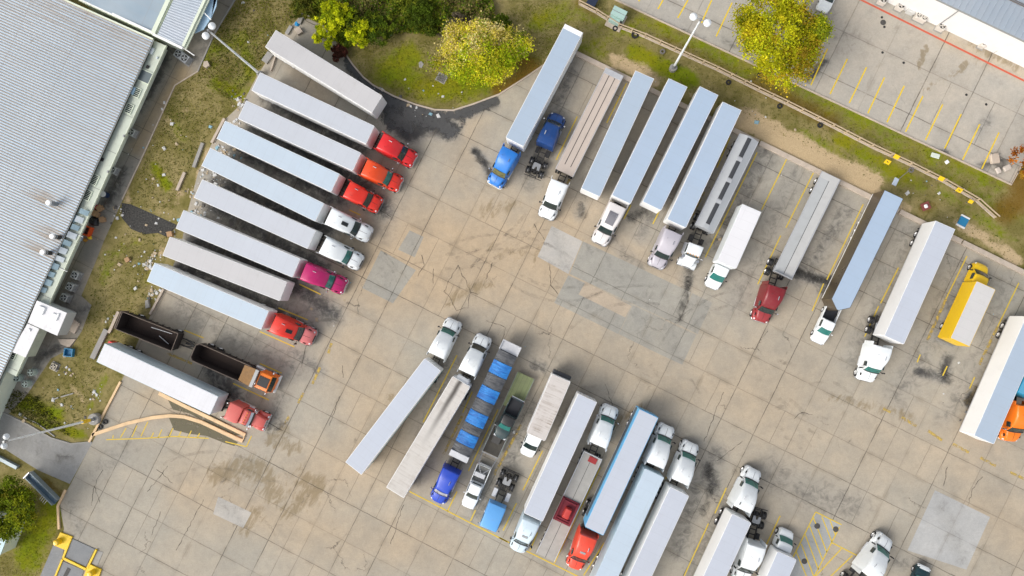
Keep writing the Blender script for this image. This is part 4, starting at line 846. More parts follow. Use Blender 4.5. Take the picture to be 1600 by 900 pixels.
KERB_CURVE = [(541, 86), (552, 102), (568, 121), (584, 134), (616, 151), (650, 164), (680, 172), (708, 173), (740, 163), (780, 148), (816, 125), (847, 104), (880, 84)]
YARD = KERB_CURVE + [(899, 84), (1600, 428), (1800, 526), (1900, 1050), (60, 1050), (88, 905), (100, 826), (93, 787), (110, 757), (145, 690), (188, 600), (215, 535), (236, 491), (256, 451), (283, 384), (292, 335), (310, 268), (330, 226), (352, 186), (380, 160), (402, 118), (424, 84), (448, 48), (470, 24), (505, 40)]
D, T_, B_ = 0, 1, 2
yard_st = [
 (T_, 170, .95, [(620, 420), (760, 390), (860, 400)]), (T_, 120, .6, [(560, 560), (600, 700), (480, 760)]), (T_, 120, .32, [(860, 480), (1000, 560), (1250, 640), (1500, 700)]), (T_, 80, .5, [(300, 760), (450, 820), (700, 860)]), (T_, 60, .55, [(940, 390), (1060, 430)]), (T_, 60, .5, [(740, 190), (720, 290)]), (T_, 70, .4, [(1540, 790), (1600, 840)]),
 (T_, 40, .5, [(470, 110), (500, 150)]), (T_, 40, .55, [(240, 620), (280, 640)]), (T_, 40, .35, [(700, 640), (640, 760)]),
 # oil and black rubber, with shade painted between the left-row trailers
 (D, 34, 1.25, [(560, 105), (590, 150), (640, 180), (700, 200)]), (D, 26, 1.1, [(610, 180), (640, 210), (660, 200)]), (D, 18, .9, [(720, 180), (770, 160)]), (D, 12, .9, [(742, 235), (756, 250), (766, 275)]),
 (D, 34, .8, [(420, 150), (560, 230)]), (D, 34, .8, [(400, 190), (560, 290), (600, 330)]), (D, 34, .8, [(370, 230), (530, 310)]), (D, 34, .8, [(340, 280), (510, 360)]), (D, 34, .8, [(330, 320), (500, 420)]), (D, 34, .8, [(300, 370), (470, 450), (520, 490)]), (D, 34, .8, [(280, 420), (440, 490), (480, 520)]), (D, 40, .4, [(280, 480), (400, 545), (460, 570)]), (D, 34, .75, [(330, 580), (370, 620)]), (D, 22, .5, [(460, 550), (500, 580)]), (D, 26, .45, [(430, 650), (440, 620)]),  # strokes along the trailer gaps add painted shade to the stall grime
 (D, 34, .50, [(890, 110), (850, 220), (830, 280)]), (D, 26, .38, [(960, 190), (910, 310)]), (D, 22, .45, [(1020, 210), (960, 330)]), (D, 22, .5, [(1075, 230), (1000, 370)]), (D, 20, .55, [(1120, 230), (1060, 350)]), (D, 30, .55, [(1200, 240), (1150, 330), (1120, 380)]), (D, 34, .38, [(1240, 270), (1190, 400), (1150, 470)]), (D, 30, .55, [(1320, 330), (1270, 410), (1245, 430)]), (D, 20, .9, [(1244, 425), (1262, 432), (1290, 440)]), (D, 14, .9, [(1285, 455), (1300, 436)]), (D, 34, .38, [(1420, 360), (1370, 480), (1330, 560)]), (D, 40, .42, [(1500, 420), (1450, 540), (1400, 620)]), (D, 34, .38, [(1580, 440), (1530, 560), (1480, 650)]), (D, 18, .85, [(1480, 560), (1474, 590), (1435, 580)]), (D, 16, 1.0, [(1512, 630), (1520, 618)]),
 (D, 22, .45, [(1065, 460), (1075, 430), (1078, 420)]), (D, 12, .7, [(1078, 425), (1070, 470), (1060, 500)]), (D, 16, .55, [(910, 322), (905, 335)]), (D, 14, .55, [(985, 340), (1010, 328)]), (D, 18, .4, [(950, 370), (1000, 420)]),
 (D, 40, .40, [(700, 570), (660, 690), (640, 750)]), (D, 36, .42, [(770, 620), (720, 720)]), (D, 36, .48, [(830, 640), (780, 760), (750, 800)]), (D, 34, .5, [(900, 640), (840, 780)]), (D, 40, .22, [(840, 560), (900, 600), (960, 630), (1040, 660), (1110, 720)]), (D, 30, .55, [(1120, 710), (1090, 760), (1060, 860)]), (D, 26, .75, [(1108, 730), (1115, 765)]), (D, 30, .4, [(1130, 800), (1080, 890)]), (D, 50, .42, [(1210, 740), (1260, 770), (1330, 790)]), (D, 16, .7, [(832, 570), (850, 575)]), (D, 26, .42, [(960, 740), (900, 860)]), (D, 26, .42, [(1000, 690), (1040, 800)]), (D, 40, .18, [(740, 510), (840, 560)]), (D, 22, .45, [(1390, 880), (1440, 880)]),
 (D, 30, .3, [(150, 740), (200, 700)]), (D, 24, .4, [(110, 790), (125, 830)]), (D, 40, .3, [(620, 300), (600, 360)]),
 # brown water marks
 (B_, 44, .9, [(340, 740), (400, 730), (430, 770)]), (B_, 34, .9, [(470, 745), (500, 760), (450, 800)]), (B_, 30, .8, [(400, 800), (380, 830)]), (B_, 26, .8, [(430, 690), (460, 700)]), (B_, 34, .6, [(770, 390), (840, 400), (900, 380)]), (B_, 24, .95, [(925, 430), (960, 440), (990, 455), (1025, 475)]), (B_, 18, .7, [(1050, 540), (1070, 530)]), (B_, 26, .75, [(700, 470), (760, 440)]), (B_, 22, .8, [(960, 660), (1000, 640)]), (B_, 20, .7, [(1420, 650), (1300, 620)]), (B_, 30, .7, [(800, 320), (760, 330)]), (B_, 20, .9, [(445, 670), (420, 690)]), (B_, 24, .5, [(620, 640), (590, 600)]), (B_, 20, .9, [(1515, 625), (1525, 610)]),
]
YM = concrete('yard_concrete', (.390, .360, .302), (.462, .360, .246))
sheet('concrete_yard', YARD, .004, YM, .5, yard_st)
def conc(name, grey, tan, **k): return concrete(name, grey, tan, **k)
PM1 = conc('patch_pale', (.47, .45, .42), (.48, .42, .33), joints=False, var=.05); PM2 = conc('patch_grey', (.345, .333, .295), (.38, .335, .265), joints=True, cracks=.3, streaky=.7)
PM3 = conc('patch_new', (.43, .435, .435), (.45, .43, .39), joints=True, cracks=.0, streaky=.3, jdark=.35); PM4 = conc('patch_tan', (.46, .38, .29), (.48, .38, .27), joints=False); PM6 = conc('patch_hatched', (.37, .38, .38), (.38, .37, .35), joints=False, streaky=.6); PM5 = conc('patch_blue_grey', (.37, .365, .35), (.39, .36, .31), joints=False, streaky=1.0)
for poly, m in (([(862, 353), (910, 377), (888, 428), (840, 401)], PM1), ([(911, 377), (1080, 457), (1058, 507), (890, 428)], PM2), ([(888, 430), (988, 477), (966, 522), (866, 473)], PM2), ([(989, 477), (1040, 500), (1017, 547), (967, 522)], PM2),
                ([(1040, 501), (1088, 523), (1066, 570), (1017, 547)], PM2), ([(1082, 458), (1113, 473), (1090, 522), (1060, 507)], PM2), ([(1461, 766), (1547, 808), (1510, 890), (1418, 860)], PM3), ([(341, 776), (393, 801), (380, 825), (333, 803)], PM1),
                ([(595, 391), (650, 422), (614, 474), (566, 450)], PM2), ([(640, 360), (662, 370), (648, 402), (622, 390)], PM2), ([(1275, 800), (1315, 819), (1270, 905), (1225, 905)], PM6)):
    sheet('concrete_patch', poly, .011 if m is PM6 else .008, m, .6, [(D, 20, .22, [poly[0], poly[2]])])
sheet('concrete_patch', [(915, 441), (987, 478), (977, 496), (904, 460)], .012, PM4, .6, [])
GR = concrete('road_grey', (.30, .30, .295), (.33, .31, .28), joints=False, streaky=1.0, cracks=.3)
sheet('driveway', [(145, 691), (109, 756), (60, 735), (0, 697), (-160, 620), (-160, 560), (0, 640), (45, 662), (80, 683), (112, 692)], .006, GR, .6, [(D, 14, .6, [(92, 715), (110, 712)]), (D, 12, .4, [(58, 700), (62, 712)]), (D, 40, .2, [(20, 670), (120, 720)])])
ALLEY = concrete('alley_concrete', (.27, .255, .225), (.36, .28, .175), joints=True, slab=4.0, streaky=.8)
sheet('alley_path', [(318, -30), (386, -30), (335, 55), (310, 112), (274, 134), (226, 240), (192, 312), (163, 375), (147, 415), (127, 462), (143, 477), (128, 517), (110, 545), (80, 560), (40, 620), (-40, 700), (-40, 620), (60, 480), (150, 300), (250, 70)], .005, ALLEY, .5,
      [(D, 26, .9, [(262, 75), (240, 130), (215, 165)]), (D, 26, .75, [(190, 270), (165, 320), (180, 300)]), (D, 26, .45, [(330, 40), (310, 90)]), (T_, 24, .9, [(285, 115), (240, 180), (215, 230)]), (D, 18, .6, [(120, 440), (95, 500), (140, 480)]), (D, 20, .8, [(60, 560), (100, 540)])])
AM = NT('black_gravel'); _n = AM.noise(AM.pos(), 5, 6, .8); AM.bump(_n, .8, .1); AM = AM.fin(AM.mix(AM.ramp(_n, .35, .75), (.022, .022, .022), (.12, .115, .105)), .95)
TAR = NT('black_tar'); _v = TAR.pos(); _n = TAR.noise(_v, .45, 9, .72, .8); _m = TAR.n('SeparateColor', {0: TAR.n('Attribute', attribute_name='mask').outputs['Color']}).outputs[0]
TAR.fin(TAR.mix(TAR.noise(_v, 1.2, 9, .8), (.022, .024, .028), (.14, .138, .135)), .8); TAR.put(TAR.b.inputs['Alpha'], TAR.math('MULTIPLY', TAR.ramp(TAR.math('ADD', TAR.math('MULTIPLY', _m, .8), TAR.math('MULTIPLY', TAR.math('SUBTRACT', TAR.noise(_v, .8, 10, .8, 1.2), .5), 2.6)), .22, .62), .90)); TAR = TAR.m
sheet('asphalt_patch', KERB_CURVE[:10] + [(800, 150), (770, 190), (720, 225), (690, 232), (650, 232), (610, 225), (570, 185), (545, 150), (528, 110)], .013, TAR, .4,
      [(D, 17, 1.0, [(543, 92), (556, 112), (578, 136), (612, 158), (650, 172), (690, 182), (735, 174), (770, 158)]), (D, 20, .9, [(585, 150), (612, 178), (640, 200)]), (D, 24, 1.0, [(640, 180), (690, 196), (704, 204)]), (D, 14, .7, [(600, 180), (612, 200)]), (D, 10, .6, [(740, 176), (720, 196)])])
OIL = NT('oil_drips'); _v = OIL.pos(); _n = OIL.noise(_v, .9, 9, .75, .9); _m = OIL.n('SeparateColor', {0: OIL.n('Attribute', attribute_name='mask').outputs['Color']}).outputs[0]
OIL.fin((.048, .043, .036), .7); OIL.put(OIL.b.inputs['Alpha'], OIL.math('MULTIPLY', OIL.ramp(OIL.math('ADD', OIL.math('MULTIPLY', _m, .8), OIL.math('MULTIPLY', OIL.math('SUBTRACT', _n, .5), 2.0)), .10, .95), .80)); OIL = OIL.m
for blot in ([(742, 236), (752, 250), (764, 262), (768, 280)], [(1244, 424), (1262, 430), (1292, 440)], [(1078, 424), (1072, 462), (1062, 500)], [(1108, 728), (1112, 760), (1098, 800)], [(1474, 575), (1482, 595)], [(905, 322), (912, 336)], [(985, 342), (1012, 326)], [(422, 672), (442, 662)], [(1512, 628), (1528, 610)]):
    cx = sum(p[0] for p in blot) / len(blot); cy = sum(p[1] for p in blot) / len(blot)
    rr_ = max(abs(p[0] - cx) + abs(p[1] - cy) for p in blot) + 16
    sheet('oil_stain', [(cx + rr_ * math.cos(k * PI / 5), cy + rr_ * math.sin(k * PI / 5)) for k in range(10)], .0145, OIL, .35, [(D, 14, .62, blot)])
sheet('asphalt_patch', [(190, 317), (204, 319), (236, 333), (262, 345), (278, 352), (268, 362), (262, 371), (247, 364), (225, 366), (205, 358), (190, 340)], .010, AM, .5, [])
PARK = concrete('car_park_concrete', (.43, .405, .36), (.48, .40, .30), joints=True, slab=6.1, org=P((1420, 178)), streaky=.7, cracks=.2, tint=1)
sheet('car_park', [(960, 0), (1579, 289), (1596, 256), (1640, 190), (1780, 180), (1780, -200), (860, -200), (880, -37)], .05, PARK, .55,
      [(D, 12, .9, [(1277, 110), (1262, 122), (1290, 95)]), (D, 10, .9, [(1440, 230), (1480, 240)]), (D, 12, .7, [(1530, 260), (1570, 250), (1560, 270)]), (D, 14, .55, [(1545, 185), (1530, 205)]), (B_, 8, 1.6, [(1446, 75), (1436, 102)]), (B_, 7, 1.4, [(1508, 97), (1502, 108)]), (T_, 26, .8, [(1480, 60), (1600, 115)]), (B_, 18, .8, [(1520, 70), (1590, 105)]), (D, 40, .3, [(1290, 30), (1330, 70)]), (D, 10, .5, [(1000, 22), (1100, 62)]), (D, 10, .5, [(1130, 60), (1190, 100)]), (B_, 10, .7, [(1430, 150), (1530, 90)])])

# ------------------------------------------------------------------ cracks, tyre arcs and the wet patch
def ragged(name, col, wear, sc=1.6, top=.9):
    t = NT(name); v = t.pos(); n_ = t.ramp(t.noise(v, sc, 7, .75), wear - .14, wear + .14)
    t.fin(col, .85); t.put(t.b.inputs['Alpha'], t.math('MULTIPLY', t.math('SUBTRACT', 1.0, n_), top)); return t.m
CRK = ragged('crack_fill', (.07, .06, .045), .56, 1.2, .8); ARC = ragged('tyre_scuff', (.14, .125, .10), .46, .9, .22); WET = ragged('wet_silt', (.15, .135, .085), .62, .5, .85)
def polyline(pts, wd, z, jit, mb):
    out = []
    for a, b in zip(pts[:-1], pts[1:]):
        n = max(2, int(math.dist(a, b) / 5))
        for k in range(n): f = k / n; out.append((a[0] + (b[0] - a[0]) * f + rnd.uniform(-jit, jit), a[1] + (b[1] - a[1]) * f + rnd.uniform(-jit, jit)))
    out.append(pts[-1]); w_ = [P(p, z) for p in out]; n = len(w_); vs = []
    for i in range(n):
        d = (w_[min(i + 1, n - 1)] - w_[max(i - 1, 0)]).normalized(); q = Vector((-d.y, d.x, 0)) * wd * rnd.uniform(.6, 1.2) / 2; vs += [w_[i] + q, w_[i] - q]
    mb.add(vs, [(2 * i, 2 * i + 1, 2 * i + 3, 2 * i + 2) for i in range(n - 1)])
ck = MB()
for l in ([(715, 415), (693, 455), (705, 467), (713, 485), (730, 480), (735, 457), (747, 460)], [(715, 415), (728, 440), (735, 457)], [(770, 410), (760, 433), (755, 447)], [(660, 397), (663, 415), (653, 432)], [(678, 420), (677, 443)], [(860, 415), (861, 445), (872, 460)], [(834, 350), (851, 375)], [(245, 733), (270, 755)], [(160, 733), (147, 760), (143, 790)], [(147, 760), (156, 785)], [(263, 728), (230, 768)], [(250, 800), (235, 840)], [(318, 780), (275, 860)], [(405, 655), (440, 672)], [(535, 570), (536, 590)], [(1240, 655), (1252, 645), (1270, 648)], [(1535, 745), (1520, 765), (1512, 790)], [(1480, 730), (1474, 760)], [(1130, 612), (1100, 690)], [(760, 500), (790, 512), (783, 540)], [(580, 320), (612, 340)], [(945, 600), (960, 640), (955, 660)], [(1160, 690), (1120, 720)], [(630, 790), (610, 850)], [(530, 620), (515, 665)], [(478, 540), (470, 575)]): polyline(l, .075, .0155, 1.3, ck)
part('pavement_cracks', ck, CRK, smooth=0)['kind'] = 'structure'
ar = MB()
for k in range(16):
    cx, cy, R0, a0, a1 = [(860, 520, 140, 3.5, 4.7), (780, 560, 170, 4.3, 5.4), (520, 650, 150, 3.9, 4.9), (1180, 620, 150, 3.6, 4.6), (330, 860, 130, 4.2, 5.2), (700, 250, 150, .6, 1.6), (1000, 640, 170, 4.0, 4.9), (880, 330, 120, 1.1, 2.2)][k // 2]
    R1 = R0 + (k % 2) * 22 + rnd.uniform(-3, 3); polyline([(cx + R1 * math.cos(a0 + (a1 - a0) * q / 14), cy + R1 * math.sin(a0 + (a1 - a0) * q / 14)) for q in range(15)], .42, .0125 + .0001 * k, .5, ar)
for k in range(40):
    x, y = rnd.choice([(rnd.uniform(330, 480), rnd.uniform(720, 830)), (rnd.uniform(720, 900), rnd.uniform(370, 430)), (rnd.uniform(560, 660), rnd.uniform(330, 440)), (rnd.uniform(950, 1130), rnd.uniform(560, 700)), (rnd.uniform(1180, 1420), rnd.uniform(560, 700))]); an = rnd.uniform(-.5, .9); L = rnd.uniform(14, 45)
    polyline([(x + L * q / 4 * math.cos(an + .05 * q), y + L * q / 4 * math.sin(an + .05 * q)) for q in range(5)], rnd.uniform(.2, .5), .0143 + .00003 * k, .6, ar)
part('tyre_scuffs', ar, ARC, smooth=0)['kind'] = 'structure'
sheet('wet_patch', [(264, 653), (290, 653), (318, 664), (352, 681), (372, 691), (366, 697), (350, 692), (322, 681), (296, 678), (272, 672)], .015, WET, .5, [])
sheet('wet_patch', [(300, 632), (330, 648), (360, 664), (378, 680), (366, 680), (330, 664), (296, 646), (270, 640), (262, 624)], .015, WET, .5, [])
# ------------------------------------------------------------------ painted lines
def paint_line(col, name, wear):
    t = NT(name); v = t.pos(); n_ = t.ramp(t.noise(v, 1.6, 7, .75), wear - .12, wear + .12)
    t.fin(t.mix(t.noise(v, 4, 4), [c * .8 for c in col], col), .75); t.put(t.b.inputs['Alpha'], t.math('SUBTRACT', 1.0, n_)); return t.m
YL = paint_line((.76, .55, .05), 'worn_yellow_paint', .72); YF = paint_line((.62, .44, .10), 'faded_yellow_paint', .50); RLN = paint_line((.62, .12, .065), 'red_line_paint', .68); YB = paint_line((.86, .62, .03), 'bright_yellow_paint', .80)
def stripes(name, lines, m, wd, z):
    mb = MB()
    for a, b in lines:
        p, q = P(a, z), P(b, z); d = (q - p).normalized(); n = Vector((-d.y, d.x, 0)) * wd / 2
        mb.add([p - n, q - n, q + n, p + n], [(0, 1, 2, 3)])
    o = part(name, mb, m, smooth=0); o['kind'] = 'structure'; return o
stripes('stall_markings', [((1183, 238), (1102, 402)), ((1229, 249), (1190, 328)), ((1220, 368), (1184, 444)), ((1271, 270), (1228, 356)), ((1349, 319), (1292, 437)), ((1287, 443), (1269, 486)), ((1404, 418), (1376, 474)), ((1373, 478), (1351, 526)), ((1511, 400), (1478, 467)), ((1592, 442), (1559, 510)),
  ((979, 130), (948, 192)), ((902, 182), (869, 250)), ((986, 320), (975, 342)), ((1141, 214), (1120, 262)), ((1438, 554), (1433, 566)), ((1480, 572), (1473, 587)), ((1523, 589), (1515, 607)), ((875, 283), (866, 300)), ((938, 265), (926, 290)), ((1045, 300), (1020, 350)),
  ((714, 555), (661, 660)), ((778, 640), (732, 736)), ((714, 768), (699, 799)), ((738, 612), (723, 645)), ((807, 786), (786, 829)), ((840, 832), (828, 860)), ((944, 848), (912, 899)), ((1135, 762), (1117, 802)), ((1107, 818), (1069, 900)), ((1219, 806), (1196, 854)), ((848, 704), (817, 766)), ((938, 730), (866, 880)), ((1049, 730), (1040, 748)),
  ((468, 444), (501, 460)), ((435, 481), (481, 500)), ((406, 518), (460, 542)), ((406, 568), (440, 583)), ((364, 599), (420, 625)), ((546, 328), (563, 336)), ((288, 516), (318, 528)), ((640, 768), (793, 847)), ((780, 840), (920, 909)), ((735, 814), (743, 797))], YL, .15, .016)
stripes('faded_markings', [((1478, 467), (1449, 532)), ((1559, 510), (1530, 570)), ((814, 664), (772, 742)), ((722, 650), (693, 710)), ((262, 552), (300, 568)), ((890, 280), (880, 305)), ((1380, 638), (1392, 644)), ((1409, 652), (1432, 666)), ((1450, 673), (1472, 688)), ((1489, 694), (1514, 707)), ((1532, 715), (1556, 728)), ((1578, 738), (1600, 748)), ((513, 552), (518, 536)), ((488, 600), (500, 574)), ((466, 630), (474, 614)), ((445, 663), (452, 650)), ((1100, 300), (1080, 340)), ((1180, 760), (1187, 742))], YF, .35, .014)
hz = [((1274.6, 800), (1315, 820)), ((1274.6, 800), (1222, 905)), ((1312, 823), (1268, 909)), ((1271, 809), (1292, 863)), ((1284, 807), (1300, 847)), ((1297, 813), (1305, 835)), ((1258, 835), (1279, 890)), ((1265, 822), (1285, 874)), ((1252, 850), (1272, 902)), ((1244, 862), (1262, 905)), ((1300, 848), (1341, 869)), ((1315, 857), (1270, 905)), ((1332, 868), (1290, 908))]
stripes('hatched_zone', hz, YL, .14, .017)
stripes('kerb_hatching', [((166, 687), (224, 685)), ((224, 685), (272, 682)), ((272, 682), (326, 685)), ((176, 685), (177, 680)), ((188, 684), (197, 669)), ((206, 683), (214, 665)), ((220, 682), (231, 659)), ((236, 684), (240, 676)), ((247, 684), (253, 671)), ((264, 683), (270, 669)), ((279, 682), (283, 674)), ((294, 683), (299, 673)), ((308, 684), (312, 677)), ((352, 690), (385, 698)), ((385, 698), (393, 681))], YL, .13, .017)
stripes('car_park_markings', [((1293, 76), (1267, 133)), ((1324, 92), (1297, 147)), ((1354, 105), (1327, 161)), ((1382, 121), (1356, 177)), ((1413, 134), (1386, 191)), ((1442, 150), (1415, 206)), ((1473, 163), (1446, 219)), ((1502, 178), (1476, 232)), ((1531, 194), (1504, 250)), ((1561, 207), (1534, 264)), ((1036, 0), (1028, 14)), ((1075, 0), (1059, 28)), ((1112, 0), (1096, 36)), ((1144, 4), (1119, 57)), ((1004, -10), (998, 2))], YB, .17, .062)
stripes('fire_lane_line', [((1340, -3), (1610, 131))], RLN, .24, .062)

# ------------------------------------------------------------------ kerbs and walls
def strip(name, pts, wd, z0, z1, m, label=None, cat=None, kind=None, group=None):
    w_ = [P(p, z0) for p in pts]; n = len(w_); L_, Rr = [], []
    for i in range(n):
        d = (w_[min(i + 1, n - 1)] - w_[max(i - 1, 0)]).normalized(); q = Vector((-d.y, d.x, 0)) * wd / 2
        L_.append(w_[i] + q); Rr.append(w_[i] - q)
    mb = MB()
    mb.loft([[(Rr[i].x, Rr[i].y, z0), (Rr[i].x, Rr[i].y, z1 - .02), (Rr[i].x * .97 + L_[i].x * .03, Rr[i].y * .97 + L_[i].y * .03, z1), (L_[i].x * .97 + Rr[i].x * .03, L_[i].y * .97 + Rr[i].y * .03, z1), (L_[i].x, L_[i].y, z1 - .02), (L_[i].x, L_[i].y, z0)] for i in range(n)])
    o = part(name, mb, m, smooth=0)
    return tag(o, label, cat, group, kind)
strip('kerb', KERB_CURVE, .2, -.1, .15, CONC, 'pale curved concrete kerb edging the grass island', 'kerb')
strip('kerb', [(960, 0), (1579, 289), (1597, 255)], .17, -.1, .18, CONC, 'long straight kerb between the car park and the grass strip', 'kerb')
for i, (a, b) in enumerate((((899, 84), (1044, 155)), ((1046, 156), (1184, 223)), ((1186, 224), (1282, 271)), ((1284, 272), (1402, 330)), ((1404, 331), (1500, 378)), ((1502, 379), (1640, 447)))):
    strip('low_wall', [a, b], .62, -.1, .32, CONC, ['low concrete wall piece between overhanging trailer and blue roofed trailer', 'low concrete wall piece half hidden behind the blue roofed trailers', 'low concrete wall piece at the head of the empty stalls', 'low concrete wall piece between grey metal flatbed and pointed-nose trailer', 'low concrete wall piece behind the long white sided trailer', 'low concrete wall piece in front of the yellow box truck'][i], 'wall', None, 'low wall at the heads of the stalls')
strip('kerb', [(146, 679), (200, 661), (240, 652), (268, 649), (290, 651), (316, 659), (350, 675), (380, 688.5), (384, 679), (328, 652), (292, 635), (250, 614)], .46, -.1, .22, TANK, 'tan curved kerb island ending in a pointed hairpin', 'kerb')
strip('kerb', [(141, 690), (165, 644), (190, 596)], .3, -.1, .22, TANK, 'straight tan kerb between dirt and concrete beside the lamp base', 'kerb')
strip('kerb', [(104, 765), (92, 790), (94, 826)], .3, -.1, .2, TANK, 'short bent tan kerb beside the metal trough', 'kerb')
strip('kerb', [(-20, 632), (45, 663), (82, 684), (112, 693), (144, 690)], .16, -.1, .13, CONCG, 'grey kerb along the upper side of the driveway', 'kerb')
strip('kerb', [(386, -30), (335, 55), (310, 112)], .18, -.1, .12, CONCG, 'grey kerb of the alley below the blue canopy', 'kerb')
strip('kerb', [(310, 112), (274, 134), (226, 240), (192, 312)], .16, -.1, .1, CONC, 'thin pale kerb along the alley facing the littered dirt', 'kerb')
strip('pipe', [(37, 651), (60, 662), (86, 682)], .14, .0, .12, CONCG, 'grey pipe lying beside the driveway kerb', 'pipe')
strip('broken_pipe', [(83, 624.5), (92, 621)], .16, .0, .15, CONCG, 'short broken white pipe piece on the dirt', 'pipe', None, 'broken pipe pieces'); strip('broken_pipe', [(96, 620), (115, 614.5)], .16, .0, .15, CONCG, 'longer broken white pipe piece on the dirt', 'pipe', None, 'broken pipe pieces')
stops = [([(352, 186), (332, 224)], 'behind the cool white trailer', .35), ([(318, 224), (304, 262)], 'behind the hatch-roofed tractor\'s trailer', .45), ([(290, 270), (278, 298)], 'at the sandy edge above the black gravel', .4), ([(257, 452), (236, 491)], 'by the empty stall at the dump trailer', .3), ([(456, 42), (449, 54)], 'beside the blue bag', .5), ([(477, 18), (468, 38)], 'under the bushes', .5), ([(424, 84), (414, 98)], 'between the two topmost trailers', .9), ([(432, 88), (424, 112)], 'thin, between the two topmost trailers', .2), ([(187, 487), (172, 520)], 'behind the black dump trailer', .4), ([(168, 515), (146, 560)], 'behind the red rear platform', .7)]
for a, lb, wd in stops: strip('wheel_stop', a, wd, -.05, .3, CONCG if wd > .4 else CONC, 'concrete wheel stop ' + lb, 'wheel stop', None, 'wheel stops of the left row')
def slab_thing(name, poly, z0, z1, m, label, cat, group=None):
    mb = MB().prism([tuple(P(p, z1)[:2]) for p in poly], z0, z1); return tag(part(name, mb, m, smooth=0), label, cat, group)
slab_thing('stone_block', [(459, 45), (467, 42), (473, 49), (465, 54)], 0, .5, CONC, 'pale broken concrete block beside the blue bag', 'block')
slab_thing('stone_block', [(226.5, 470), (231, 468), (233, 480), (227, 482)], 0, .4, CONCG, 'small grey concrete block left of the empty stall', 'block')
slab_thing('stone_block', [(318, 96), (324, 95), (327, 102), (321, 106), (317, 103)], 0, .5, CONC, 'tan boulder in the dirt beside the alley corner', 'block')

# ------------------------------------------------------------------ post and rail fence
FENCE = [(905, 6), (932, 20), (966, 42), (1008, 58), (1054, 79), (1120, 109), (1184, 141), (1228, 162), (1300, 198), (1360, 229), (1420, 257), (1472, 283), (1524, 313), (1554, 340)]
WOOD = mat('weathered_wood', (.46, .36, .24), .9, 0, .3, 2.0); f = thing('rail_fence', 'weathered post and rail fence along the grass strip', 'fence', P(FENCE[6]))
fo = f.location
pl = [P(p) for p in FENCE]
for zz in (.35, 1.05):
    for a, b in zip(pl[:-1], pl[1:]):
        a2, b2 = a - fo, b - fo; part('rail', MB().tube((a2.x, a2.y, zz), (b2.x, b2.y, zz), .085, n=6), WOOD, f)
acc = 0
for a, b in zip(pl[:-1], pl[1:]):
    L = (b - a).length; n = max(1, round(L / 2.2))
    for k in range(n):
        q = a.lerp(b, k / n) - fo; part('post', MB().box(-.09, .09, -.09, .09, -.1, 1.12), WOOD, f, (q.x, q.y, 0), rnd.uniform(-.3, .3) + .47, key='fence_post')
strip('fence_footing', FENCE, .35, -.05, .06, CONC, 'narrow concrete strip under the rail fence', 'footing')
for i, ((x, y), hh, lb) in enumerate((((1387, 253), .9, 'yellow marker plate below the fence, lowest on the grass'), ((1401, 245), 1.2, 'yellow marker plate on the fence above the lowest one'), ((1471, 279), 1.2, 'yellow marker plate on the fence, middle of the fence end'), ((1499, 297), 1.2, 'yellow marker plate with dark slot near the fence end'), ((1517, 315), 1.0, 'small yellow marker plate closest to the fence end'))):
    q = P((x, y), hh); t = thing('marker_sign', lb, 'sign', (q.x, q.y, 0), -.5, 'yellow marker plates along the fence')
    part('post', MB().tube((0, 0, 0), (0, 0, hh - .05), .04), STEEL, t)
    k = .8 if i == 4 else 1
    part('plate', MB().add([(-.38 * k, -.28 * k, hh - .08), (.30 * k, -.28 * k, hh - .02), (.38 * k, .26 * k, hh + .08), (-.30 * k, .26 * k, hh + .02), (-.38 * k, -.28 * k, hh - .12), (.30 * k, -.28 * k, hh - .06), (.38 * k, .26 * k, hh + .04), (-.30 * k, .26 * k, hh - .02)], [(0, 1, 2, 3), (7, 6, 5, 4), (0, 4, 5, 1), (1, 5, 6, 2), (2, 6, 7, 3), (3, 7, 4, 0)]), YELLOW, t, smooth=0)
    if i in (0, 3): part('slot_mark', MB().box(-.12, .12, -.05, .03, hh - .02, hh + .035), BLACK, t)
q = P((1421, 266)); q2 = P((1399, 284), 1.5)
t = thing('flood_light', 'small flood light on a leaning thin pole by the fence', 'light', q)
part('pole', MB().tube((0, 0, 0), (q2.x - q.x, q2.y - q.y, 1.5), .05), STEEL, t)
part('lamp_head', MB().box(-.28, .28, -.5, .5, 1.42, 1.6, .04), mat('lamp_head_blue_grey', (.45, .52, .62), .4), t, (q2.x - q.x, q2.y - q.y, 0), -.45)
for (x, y), lb in (((992, 55), 'large black tyre on the grass near the utility cabinet'), ((961, 45), 'dark tyre half under the corner of the utility cabinet'), ((1138, 129), 'dark tyre lying left of the fence below the yellow tree'), ((1218, 166), 'grey tyre beside the fence above the bare sand'), ((1281, 196), 'black tyre at the fence gap above the sandy strip'), ((1187, 117), 'small black tyre under the yellow tree edge'), ((1423, 266), 'grey tyre at the foot of the leaning flood light'), ((1035, 81), 'grey tyre between fence and lamp post'), ((165, 659), 'upper small black tyre inside the tan kerb corner by the lamp drum'), ((157, 667), 'lower small black tyre inside the tan kerb corner by the lamp drum')):
    r = .5 if y == 55 else .36
    q = P((x, y)); tag(part('old_tyre', MB().lathe([(r * .45, .02), (r * .95, .0), (r, .1), (r * .95, .2), (r * .5, .2), (r * .45, .02)], n=18), BLACK if y not in (266, 81) else mat('dusty_rubber', (.16, .15, .14), .9), loc=q), lb, 'tyre', 'old tyres along the fence')

